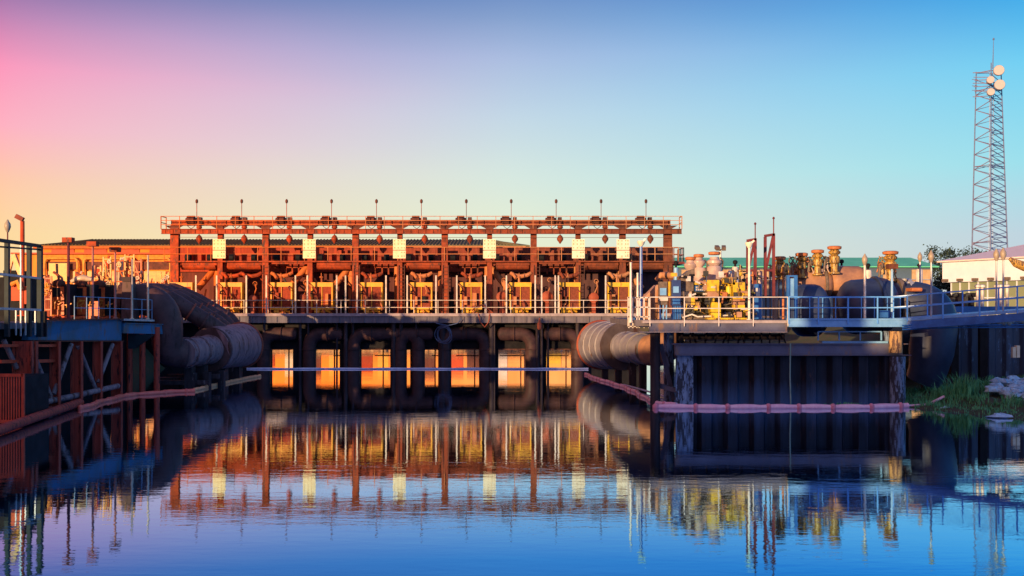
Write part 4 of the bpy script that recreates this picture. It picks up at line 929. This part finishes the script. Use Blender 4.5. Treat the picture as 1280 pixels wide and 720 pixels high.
# red frames
for k, (q0, q1, pyt, pyb, w_, wt) in enumerate(((934.5,944,300,352,51.9,281),(956.5,967,294,352,52.2,274))):
    th = thing('maroon_frame', '%s maroon steel frame with whip aerial behind the engines' % ('left shorter','right taller')[k], 'frame', tuple(P((q0+q1)/2,pyb,w_)), 'maroon frames')
    a = MB(); a.bar(P(q0,pyb+18,w_),P(q0,pyt+2,w_),.13); a.bar(P(q1,pyb+18,w_),P(q1,pyt-2,w_),.13); a.bar(P(q0-1,pyt+1,w_),P(q1+1,pyt-1,w_),.13); a.bar(P(q0+.6,pyb-14,w_),P(q1-.6,pyt+1,w_),.11); a.bar(P(q0,pyb-14,w_),P(q1,pyb-14,w_),.11); a.build('frame', 'redf', th)
    a = MB(); a.tube([P(q1,pyt,w_),P(q1,wt,w_)], .03, 6); a.lathe(P(q1,wt,w_), [(.04,0),(.07,.05),(.03,.12)], 8); a.build('aerial', 'redf', th)
# blue steps/door frames
th = thing('blue_gate_frame', 'tall blue steel gate frame at the platform middle', 'gate', tuple(P(990,399,50.2)))
a = boxm(984,987,344,399,50.2,.25); a.pbox(993,997,344,399,50.2,.25); a.pbox(984,997,344,346,50.2-.01,.25); a.build('frame', 'bluer', th); boxm(987.2,992.8,348,370,50.3,.06).build('panel', 'bluel', th)
boxm(987.2,992.8,371,399,50.32,.06).build('panel', 'tankb', th)
# big horizontal tanks
def htank(name, label, p, q, r, m, fl=(), dome=True, cat='tank'):
    p = Vector(p); q = Vector(q); d = (q-p).normalized(); th = thing(name, label, cat, tuple(((p+q)/2).xy)+(E0,))
    pts = [p-d*r*.5*math.cos(R(90-k*18)) if False else p-d*(.55*r*math.cos(R(k*18))) for k in range(5)]+[p,q]+[q+d*(.55*r*math.cos(R(72-k*18))) for k in range(5)]
    rs = [r*max(.05,math.sin(R(k*18))) for k in range(5)]+[r,r]+[r*max(.05,math.sin(R(72-k*18))) for k in range(5)]
    a = MB(); a.tube(pts, rs, 36); a.build('shell', m, th)
    for f_ in fl: b = MB(); flange(b, p.lerp(q,f_), d, r*1.07, .07); b.build('flange', 'eng' if m == 'tankt' else 'tankb', th)
    b = MB()
    for f_ in (.2,.8): c = p.lerp(q,f_); b.box(c.x-.15,c.x+.15,c.y-.6,c.y+.6,E0,max(E0+.05,c.z-r*.7))
    b.build('saddle', 'eng', th); return th
htank('rust_tank', 'rusty tan horizontal tank under the golden valves, left part', P(994,356,57), P(1029,355,57), .95, 'tankt', (.95,))
htank('rust_tank', 'rusty tan horizontal tank right of the dark gap', P(1043,352,57), P(1072,352,57), .85, 'tankt', ())
boxm(1034,1041,333,372,57,.5).build('dark_gap_plate', 'black', label='black upright plate between the two rusty tanks', cat='plate')
htank('navy_tank', 'dark navy domed tank behind the blue gate frame', P(1003,388,53.5), P(1018,388,53.5), 1.35, 'tankb')
htank('navy_tank', 'great navy domed tank behind the white lamp post', P(1066,384,54), P(1103,381,54), 1.42, 'tankb', (.8,))
a = MB(); a.tube([P(1105,372,56),P(1150,372,56)], .75, 24); 
for t_ in range(6): a.torus(P(1108+t_*7,372,56), (1,0,0), .77, .04, 26, 6)
a.build('ribbed_coupling', 'eng', label='ribbed grey coupling pipe right of the great navy tank', cat='pipe')
a = boxm(1138,1152,360,364,53,.6); a.tube([P(1139,362,52.9),P(1152,362,52.9)], .1, 8); a.build('rust_bracket', 'cap', label='small rusty bracket on top of the elbow pipe', cat='bracket')
boxm(1100,1112,388,397,51,.5).build('footing_block', 'bluer', label='blue base block beneath the twin post', cat='block')
for k in range(10):
    px = (1175,1182,1190,1198,1206,1214,1180,1192,1204,1212)[k]; a = boxm(px, px+4, 366+k%3*3, 386, 62+k*.5, .5); a.tube([P(px+1,370,62.2+k*.5),P(px+6,368,62.2+k*.5)], .12, 8)
    a.build('pump_motor', 'black' if k%2 else 'engd', label='small dark motor unit in the yard behind the ramp, %s from left' % ORD[sorted((1175,1182,1190,1198,1206,1214,1180,1192,1204,1212)).index(px)], cat='motor', group='dark motor units behind the ramp')
a = MB(); a.tube([P(988,429,49.3),P(987.5,470,49.35),P(988.5,507.5,49.4)], .035, 6); a.build('hanging_rope', 'rope', label='pale green rope hanging down the sheet pile wall', cat='rope')

# ================================================================== LEFT PIER
th = thing('left_pier', 'red braced pier on piles with blue-grey edge girder at left', 'pier', (-23, 48, 0))
xe = -20.9
a = MB(); a.box(-70, xe-.32, 42, 56.5, 3.75, 4.02); a.box(-70, -27, 56.5, 104, 3.75, 4.02); a.build('deck_slab', 'deck', th)
a = MB(); 
a.add([P(42,402,46.2),P(152,399.5,54.5),P(152,425.5,54.5),P(35,425,46.0)]+[q-Vector((.3,0,0)) for q in (P(42,402,46.2),P(152,399.5,54.5),P(152,425.5,54.5),P(35,425,46.0))], [(3,2,1,0),(4,5,6,7),(0,1,5,4),(1,2,6,5),(2,3,7,6),(3,0,4,7)])
a.build('edge_girder', 'beambl', th)
a = MB(); a.bar(P(52,400.5,46.8),P(152,398.6,54.4),.3,.06); a.bar(P(35,426.3,45.9),P(152,426.4,54.4),.3,.06); a.build('girder_flange', 'rustd', th)
a = MB(); a.bar(P(152,410.5,54.5),P(201,412,57.5),.25,.5); a.bar(P(152,404,54.5),P(201,405.5,57.5),.4,.05); a.build('bracket_beam', 'beambl', th)
a = MB(); a.prism([(X(160,55.5),Z(417,55.5)),(X(192,55.5),Z(419,55.5)),(X(168,55.5),Z(436,55.5)),(X(160,55.5),Z(436,55.5))], 55.5, 55.7); a.build('bracket', 'teal', th)
a = MB(); a.box(-21.4,-21.2,55.5,57.5,-1,3.6); a.build('back_screen', 'black', th)
a = MB(); rail(a, [P(93,399,50.2),P(151,399,54.3),P(190,400,57)], h=1.1, step=.95, r=.016); a.build('handrail', M('dull_blue_rail', (.22,.36,.52), (.14,.25,.4), rough=.5), th)
a = MB(); a.bar(P(152,399.5,54.3),P(190,400.7,57),.3,.1); a.build('toe_board', 'galv', th)
for (px, D, w_) in ((30,44.5,.42),(39,45.5,.3),(70,48,.22),(97,50,.26),(123,52,.22),(147,54,.26)):
    f = MB(); x, z1_ = X(px,D), Z(426.6,D); f.box(x-w_,x+w_,D-.03,D+.03,-1.3,z1_); f.box(x-w_,x-w_+.05,D-.2,D-.031,-1.3,z1_); f.box(x+w_-.05,x+w_,D-.2,D-.031,-1.3,z1_); f.build('pile', 'redpile', th)
for (a0, b0, D0, a1, b1, D1) in ((42,435,45.8,67,497,47.8),(92,430,49.6,70,492,48),(100,432,50.2,122,486,52),(143,430,53.6,125,478,52.2),(8,425,44,24,460,44.6)):
    f = MB(); f.tube([P(a0,b0,D0)-Vector((0,.25,0)),P(a1,b1,D1)-Vector((0,.25,0))], .11, 8); f.build('brace', 'pipel', th)
for (a0, b0, D0, a1, b1, D1) in ((45,505,46.2,97,494,50),(97,494,50,150,482,54)):
    f = MB(); f.tube([P(a0,b0,D0)-Vector((0,.3,0)),P(a1,b1,D1)-Vector((0,.3,0))], .14, 10); f.build('waler', 'pipel', th)
a = MB(); a.bar(P(0,452,43),P(68,451,48),.14); a.bar(P(0,432,43),P(70,432,48),.12); a.build('cross_rail', 'redfence', th)
a = MB()
for px in (162,178,196): D = 57; a.tube([(X(px,D),D,-1.2),(X(px,D),D,3.6)], .16, 10)
a.build('rear_pile', 'redpile', th)
a = MB(); a.box(-60,-22.3,43,57.8,-1,3.7); a.build('back_fill', 'black', th)
# cage fence
a = MB(); a.box(X(-40,50),X(44,50),49.2,51,4.03,Z(347,50)); a.pbox(4,22,338,347,49.4,1); a.build('dark_backing', 'black', label='added black backing block behind the cage fence', cat='backing')  # solid black block added to darken the gaps behind the cage
a = MB(); a.bar(P(10,345,49),P(17,318,49),.12); a.bar(P(17,318,49),P(27,345,49),.2); a.tube([P(14,356,48.8),P(22,352,48.8),P(26,362,48.8)], .12, 8); a.build('derrick_leg', 'yo', label='amber slanting frame above the added black backing block behind the cage', cat='frame')
a = MB(); a.pbox(14,25,352,376,48.9,.25); a.pbox(27,34,358,380,48.95,.2); a.build('red_machine_panel', 'redo', label='bright red machine panel behind the cage fence', cat='panel')
th = thing('cage_fence', 'dark teal framed cage fence at the left edge of the pier', 'fence', (X(20,44), 44, 3.3))
a = MB()
cg = lambda px: 42.6+px*.073
for px, w_ in ((9,.17),(36.5,.17),(50,.2)): D = cg(px); a.bar((X(px,D),D,Z(421,D)),(X(px,D),D,Z(300.5+px*.14,D)),w_)
for y0_, y1_, w_ in ((299.5,307.5,.14),(308,312,.07)): a.bar(P(-6,y0_,42.2),P(50,y1_,46.3),w_)
a.build('frame', 'teal', th)
a = MB()
for y0_, y1_ in ((342,348),(385.5,387.5)): a.bar(P(-6,y0_,42.0),P(50,y1_,46.1),.12,.1)
a.build('cross_rail', 'galv', th)
a = MB()
for px in range(-4,51,12):
    D = cg(px)+.1; a.bar((X(px,D),D,Z(419,D)),(X(px,D),D,Z(388,D)),.05)
for px in (26,10.5,38): D = cg(px)+.05; a.bar((X(px,D),D,Z(420,D)),(X(px,D),D,Z(305,D)),.05)
a.build('bar', 'galv', th)
a = MB(); a.box(X(-6,43),X(50,46),46.6,46.7,Z(421,46.6),Z(389,46.6)); a.build('back_panel', 'black', th)
# low red fence
th = thing('red_bar_fence', 'low red barred fence by the water at the left edge', 'fence', (X(10,41), 41, .1))
a = MB(); D = 41
for k in range(16): a.bar(P(-22+k*3.3,471,D),P(-22+k*3.3,526,D),.045)
a.build('bar', 'redfence', th)
a = MB(); a.bar(P(-24,469,D),P(29,469,D),.1,.12); a.bar(P(-24,527,D),P(29,527,D),.1,.12); a.bar(P(29,467,D),P(29,527,D),.1); a.build('frame', 'redfence', th)
a = MB(); a.box(X(-60,41.6),X(29,41.6)-.05,41.8,44,-1,Z(471,41.8)); a.build('fender_block', 'black', label='black fender block behind the low barred fence', cat='block')
a = MB(); a.add([P(28,520,44.0),P(70,508,47.2),P(70,513,47.2),P(28,527,44)]+[q-Vector((1.5,0,0)) for q in (P(28,520,44.0),P(70,508,47.2),P(70,513,47.2),P(28,527,44))], [(3,2,1,0),(4,5,6,7),(0,1,5,4),(1,2,6,5),(2,3,7,6),(3,0,4,7)]); a.build('landing_step', 'redpile', label='flat red landing step at the foot of the left piles', cat='step')
a = MB(); pts = [(X(px,Dd), Dd, .22) for px, Dd in ((-60,33.5),(0,37.7),(50,42.6),(100,48.6))]; a.tube(pts, .19, 14); a.build('fender_pipe', 'redpile', label='long dull red fender pipe lying along the water at left', cat='pipe')

# ---------------- equipment on the left pier
lamp_post(85.5,303,399,52,'rust red post with square box head on the left pier','box','redf',.07)
lamp_post(116,308,399,52.6,'post with small amber box head on the left pier','box','pole',.055)
lamp_post(144,315,398,54,'third box headed post from left on the left pier','box','pole',.055)
lamp_post(165,325,399,55,'white tipped slim post beside the near rail end','none','white',.05)
lamp_post(185,320,399,56.5,'rightmost slim post at the end of the left pier rail','none','white',.05)
lamp_post(28,276,395,49,'tall red post with tilted lamp behind the cage fence','tilt','redo',.10)
lamp_post(9.5,287,395,47,'thin dark aerial post behind the cage fence','globe','redf',.03)
en = None
for k, (px, D, h) in enumerate(((76,56,50),(104,57,48),(127,58,46))):
    lab = '%s orange diesel engine with black radiator on the left pier' % ('nearest the cage,','middle','rightmost')[k]
    base = Vector((X(px,D), D, 4.03))
    if en is None:
        en = thing('diesel_engine', lab.replace(',,',','), 'engine', tuple(base), 'orange engines on the left pier'); bx, by, bz = base
        a = MB(); a.box(bx-.35,bx+.3,by-.3,by+.5,bz+.25,bz+1.75); a.tube([(bx-.35,by,bz+1.3),(bx-.7,by,bz+1.0),(bx-.75,by,bz+.2)],.09,8); a.build('block', 'orange', en)
        a = MB(); a.box(bx+.32,bx+.62,by-.35,by+.6,bz+.2,bz+1.9); a.box(bx-.3,bx+.1,by-.32,by-.301,bz+1.2,bz+1.7); a.build('radiator', 'black', en)
        a = MB(); a.lathe((bx-.1,by,bz+1.76), [(.3,0),(.34,.1),(.3,.3),(.1,.4)], 14); a.build('air_filter', 'rustd', en)
        a = MB(); a.tube([(bx-.1,by,bz+2.1),(bx-.15,by,bz+2.4),(bx-.4,by,bz+2.55)],.07,8); a.tube([(bx-.5,by,bz+1.7),(bx-.75,by,bz+1.45),(bx-.9,by,bz+.8),(bx-.9,by,bz+.1)],.05,8); a.build('exhaust', 'redrim', en)
        a = MB(); a.box(bx-.6,bx+.65,by-.3,by+.6,bz,bz+.18); a.build('skid', 'redo', en)
        a = MB()
        for j in range(14): p_ = Vector((bx+random.uniform(-.7,.6),by-.4,bz+random.uniform(.2,1.5))); a.tube([p_,p_+Vector((random.uniform(-.3,.3),0,random.uniform(-.4,.4)))],.035,6)
        a.build('pipework', 'yo', en)
    else: dup(en, base, lab)
a = MB(); a.tube([P(89,352,57),P(95,349.5,57),P(104,347.5,57),P(115,349.5,57)], [.1,.17,.2,.1], 10); a.build('white_exhaust', 'white', label='bright white lagged exhaust over the middle orange engine', cat='pipe')
th = thing('tapered_duct', 'dark tapered duct tower left of the great bent pipe', 'duct', tuple(P(157,399,56.5)))
a = MB(); a.prism([(X(151,56.5),4.03),(X(168,56.5),4.03),(X(163,56.5),Z(352,56.5)),(X(153,56.5),Z(352,56.5))], 56.5, 57.3); a.build('body', 'pipeb', th)
a = MB(); a.pbox(152.5,163,346,352,56.4,.8); a.build('cap', 'elbow', th)
# tall pipe frames with ladders
for k, (px, pyt, D, w_) in enumerate(((134,321,62,9),(150,323,64,12),(162,318,63,11),(172,324,66,9),(122,332,60,8),(100,340,61,7),(206,340,70,10),(60,345,55,8))):
    th = thing('pipe_rack', 'amber pipe rack frame with risers behind the left engines, %s' % ('left of centre','centre','right of centre, tallest','far right by the pipes','low one behind the third engine','low one behind the middle engine','by the station end column','by the cage fence')[k], 'pipe rack', tuple(P(px,399,D)), 'amber pipe racks')
    th.location.z = 4.03; ORG[th] = Vector(th.location)
    a = MB(); 
    for s in (-.5,.5):
        q = P(px+s*w_, pyt, D); a.bar((q.x,D,4.04),(q.x,D,q.z),.09)
    for j in range(5): py = pyt+3+j*13; a.bar(P(px-w_/2,py,D),P(px+w_/2,py,D),.07)
    a.bar(P(px-w_/2,pyt+3,D),P(px+w_/2,pyt+29,D),.06); a.build('frame', ('yo','tan','yo','orange')[k%4], th)
    a = MB()
    for j in range(3): q = px-w_/2+w_*(j+.7)/4; a.tube([P(q,395,D+.4),P(q,pyt+random.uniform(2,20),D+.4),P(q+3,pyt+random.uniform(-2,8),D+.5)], .08, 8)
    a.build('riser', ('redo','white','orange','redrim')[k%4], th)
    for j in range(5): a = MB(); c = P(px+random.uniform(-.5,.5)*w_, random.uniform(pyt+4,372), D-.15); r_ = random.uniform(.09,.15); a.torus(c, (random.random(),1,0), r_, .03, 12, 6); a.bar(c-Vector((r_,0,0)),c+Vector((r_,0,0)),.03); a.build('handwheel', ('white','yo','yel')[k%3], th)
for k in range(26):
    px = 56+k*5.9+random.uniform(-2,2); D = random.uniform(57,60) if px < 150 else random.uniform(72,76); h_ = random.uniform(.9,3.2); c = Vector((X(px,D),D,4.03))
    a = MB(); sh = random.choice((-.35,.35,.5,-.5)); a.tube([c, c+Vector((0,0,h_*.6)), c+Vector((sh*.3,0,h_*.75)), c+Vector((sh,0,h_*.8)), c+Vector((sh*1.2,.1,h_))], random.uniform(.04,.09), 8); a.torus(c+Vector((0,0,h_*.45)), (0,0,1), .12, .035, 12, 6)
    a.build('standpipe', ('redo','black','yo','redrim','elbow','white')[k%6], label='%s crooked standpipe in the left yard, %s from left' % (('red orange','black','amber','dark red','brown','white')[k%6], ORD[k]), cat='standpipe', group='crooked standpipes in the left yard')
for k in range(14):     # barrels, crates and small motors about the left yard
    px = 58+k*10.5+random.uniform(-3,3); D = random.uniform(56,66) if px < 150 else random.uniform(68,76); c = Vector((X(px,D),D,4.03)); h = random.uniform(.7,1.5)
    a = MB()
    if k % 2: a.lathe(c, [(.28,0),(.3,.05),(.3,h*.5),(.32,h*.52),(.3,h*.54),(.3,h-.05),(.22,h)], 14)
    else: a.box(c.x-.3,c.x+.3,D-.2,D+.3,4.03,4.03+h*.7); a.box(c.x-.15,c.x+.18,D-.1,D+.2,4.03+h*.7+.002,4.03+h)
    a.build('oil_drum' if k%2 else 'motor_box', ('redo','orange','rust','tan','redf')[k%5], label='%s %s low on the left yard, %s from left' % (('bright red','orange','rusty','tan','maroon')[k%5], 'oil drum' if k%2 else 'stacked motor box', ORD[k]), cat='drum' if k%2 else 'motor', group='drums and motors on the left yard')
for k in range(12):
    px = 56+k*7.2; c = P(px, 397+random.uniform(-1,1), 52+k*.25); a = MB(); c.z = 4.03
    pts = [c+Vector((random.uniform(-.4,.4),random.uniform(-.2,.2),.05+.12*(j%2))) for j in range(5)]; a.tube(pts, .05, 6)
    a.build('coiled_pipe', ('orange','redo','rust')[k%3], label='%s pipe offcut lying on the pier edge, %s from left' % (('orange','red','rusty')[k%3], ORD[k]), cat='pipe', group='pipe offcuts along the left pier edge')

# ================================================================== BOOMS
def boom(pts, r, m, name, label, bob=None, step=1.6, ball=.0, wob=.06):
    P_ = []; 
    for (a_, b_) in zip(pts[:-1], pts[1:]):
        n_ = max(2, int((Vector(b_)-Vector(a_)).length/.35))
        for i in range(n_): P_.append(Vector(a_).lerp(Vector(b_), i/n_))
    P_.append(Vector(pts[-1])); acc = 0; out = []; rs = []; last = P_[0]; bs = []
    for i, p_ in enumerate(P_):
        acc += (p_-last).length; last = p_
        ph = (acc % step)/step
        out.append(p_+Vector((wob*math.sin(acc*1.7), wob*math.sin(acc*1.1+1), 0)))
        rs.append(r*(.72+.4*abs(math.sin(math.pi*ph))))
        if ph < .35/step and bob: bs.append(out[-1])
    a = MB(); a.tube(out, rs, 12); th = thing(name, label, 'boom', tuple(out[len(out)//2].xy)+(0,))
    a.build('float_tube', m, th)
    for q in bs[::1]:
        b = MB(); b.lathe(q-Vector((0,0,ball)), [(ball*.3,0),(ball*.9,ball*.5),(ball,ball),(ball*.9,ball*1.5),(ball*.3,ball*2)], 12); b.build('joint_float', bob, th)
wd = lambda py: CAMH*FPX/(py-HZ)
def wp_(px, py, z=.06): D = wd(py); return (X(px,D), D, z)
boom([wp_(100,511.5),wp_(118,507),wp_(128,503),wp_(150,497.5),wp_(172,494),wp_(190,493),wp_(215,491),wp_(243,490)], .125, 'boomr', 'oil_boom', 'bright red floating boom running from the left piles', 'boomr', 1.3, .14)
boom([wp_(243,488.5),wp_(258,485),wp_(285,479),wp_(305,474.5),wp_(324,471)], .11, 'boomo', 'oil_boom', 'pale orange floating boom continuing past the left pipes', 'boomo', .9, .11, .03)
boom([(X(308,79.3),79.3,.05),(X(420,79.2),79.2,.05),(X(560,79.3),79.3,.05),(X(735,79.2),79.2,.05)], .06, 'boomw', 'oil_boom', 'thin pale blue floating boom across the station front', None, 3.1, .0, .09)
boom([wp_(732,468.5),wp_(745,474),wp_(765,480),wp_(780,484.5),wp_(795,491),wp_(806,498),wp_(822,505.5),wp_(845,507.5)], .10, 'boomp', 'oil_boom', 'pink floating boom curving from the ridged outlet pipe', 'boomb', 1.2, .12, .05)
boom([(X(820,48.2),48.2,.06),(X(900,48),48,.06),(X(1000,48),48,.06),(X(1090,48.1),48.1,.06),(X(1134,48.5),48.5,.08)], .135, 'boomp', 'oil_boom', 'straight pink floating boom along the sheet pile wall', 'boomb', 1.62, .165, .04)
boom([(X(1134,48.5),48.5,.08),(X(1160,48.8),48.8,.1),(X(1180,49.2),49.2,.45)], .06, 'boomp', 'oil_boom', 'thin pink boom end leading onto the grassy bank', None, 3, 0, .01)
a = MB(); a.tube([wp_(780,483,.1),wp_(800,489,.12),wp_(815,493,.1),wp_(838,500,.1)], .05, 8); a.build('pale_line', 'boomw', label='pale blue line floating beside the curved pink boom', cat='rope')

# ================================================================== BANK: grass, rocks
def blade(mb, c, h, lean, w_=.02):
    c = Vector(c); d = Vector((math.cos(lean[0]), math.sin(lean[0]), 0)); s = Vector((-d.y*.8-.3, d.x, 0)).normalized()*w_
    m1 = c+d*lean[1]*.35*h+Vector((0,0,h*.6)); t_ = c+d*lean[1]*h+Vector((0,0,h*(1-.25*lean[1])))
    mb.add([c-s, c+s, m1+s*.7, m1-s*.7, t_], [(0,1,2,3),(3,2,4)])
a = MB(); cnt = 0
while cnt < 15000:
    x = random.uniform(17.8, 33); y = random.uniform(40, 56.5); z = gz(x,y)
    if z < -.03 or z > 2.1: continue
    if x > X(1236,y) and 47.2 < y < 51.2: continue
    nn = math.sin(x*1.9)*math.cos(y*1.4)+math.sin(x*.7+y*.9)
    if random.random() > .65+.3*nn: continue
    blade(a, (x,y,z-.03), random.uniform(.10,.30)*(1+.35*nn), (random.uniform(0,6.3), random.uniform(.1,.8)), .016); cnt += 1
a.build('bank_grass', 'leaf', kind='stuff', label='short green grass on the right bank', cat='grass')
for k, (px, py, n_, h) in enumerate(((1200,492,170,1.25),(1178,500,80,.8),(1216,488,90,.9),(1150,507,30,.55),(1160,506,24,.6),(1236,482,70,.8),(1262,476,70,.7))):
    D = 49.5 if px > 1170 else 48.9; x = X(px,D+k*.3); y = D+k*.3; z = max(0, gz(x,y)); a = MB()
    for _ in range(n_): blade(a, (x+random.gauss(0,.28),y+random.gauss(0,.28),z-.05), h*random.uniform(.5,1.1), (random.uniform(0,6.3), random.uniform(.15,.75)), .022)
    a.build('tall_grass_tuft', 'leaf', label='%s tuft of tall green grass on the right bank' % ('largest upright','second, just left of the largest','third, right of the largest','thin first, at the sheet wall corner','thin second, near the sheet wall corner','bushy, left of the rocks','bushy, above the rocks')[k], cat='grass tuft', group='tall grass tufts')
a = MB()
for _ in range(120): x = X(1057,48.9)+random.gauss(0,.4); blade(a, (x,48.9+random.uniform(0,.3),-.02), random.uniform(.1,.28), (random.uniform(0,6.3), .5), .02)
a.build('weed_clump', 'leaf', label='small green weed clump floating at the foot of the sheet wall', cat='weeds')
def rock(c, s, lab, flat=.6):
    n_, m_ = 8, 6; vs = []; sd_ = random.random()*9
    for i in range(m_+1):
        for j in range(n_):
            th_, ph = math.pi*i/m_, 2*math.pi*j/n_; rr_ = s*(1+.28*math.sin(3*ph+sd_+2*th_)+.15*math.sin(5*th_+sd_*2+ph))
            vs.append((c[0]+rr_*math.sin(th_)*math.cos(ph)*1.3, c[1]+rr_*math.sin(th_)*math.sin(ph), c[2]+rr_*math.cos(th_)*flat))
    a = MB(); a.add(vs, [(i*n_+j, i*n_+(j+1)%n_, (i+1)*n_+(j+1)%n_, (i+1)*n_+j)[::-1] for i in range(m_) for j in range(n_)]); a.build('rock', 'rock', label=lab, cat='rock', group='pale rocks on the right bank')
k = 0; rocks = []
while len(rocks) < 70:
    px = random.uniform(1240,1300); py = random.uniform(474,502)
    if py > 490+(px-1238)*.3: continue
    D = 50.6-(py-472)*.1; x = X(px,D); z = max(gz(x,D)+.05, Z(py,D)); rocks.append((px,py,x,D,z))
rocks.sort()
for k, (px,py,x,D,z) in enumerate(rocks):
    rock((x,D,z+.03), random.uniform(.12,.30), 'pale blue-grey rock in the pile at the right edge, stacked with many like it')
c = wp_(1250,522,.05); rock(c, .36, 'flat white rock lying alone at the water edge', .35)
rock(wp_(1182,512,.06), .16, 'small pale rock in the grass at the waterline', .5)
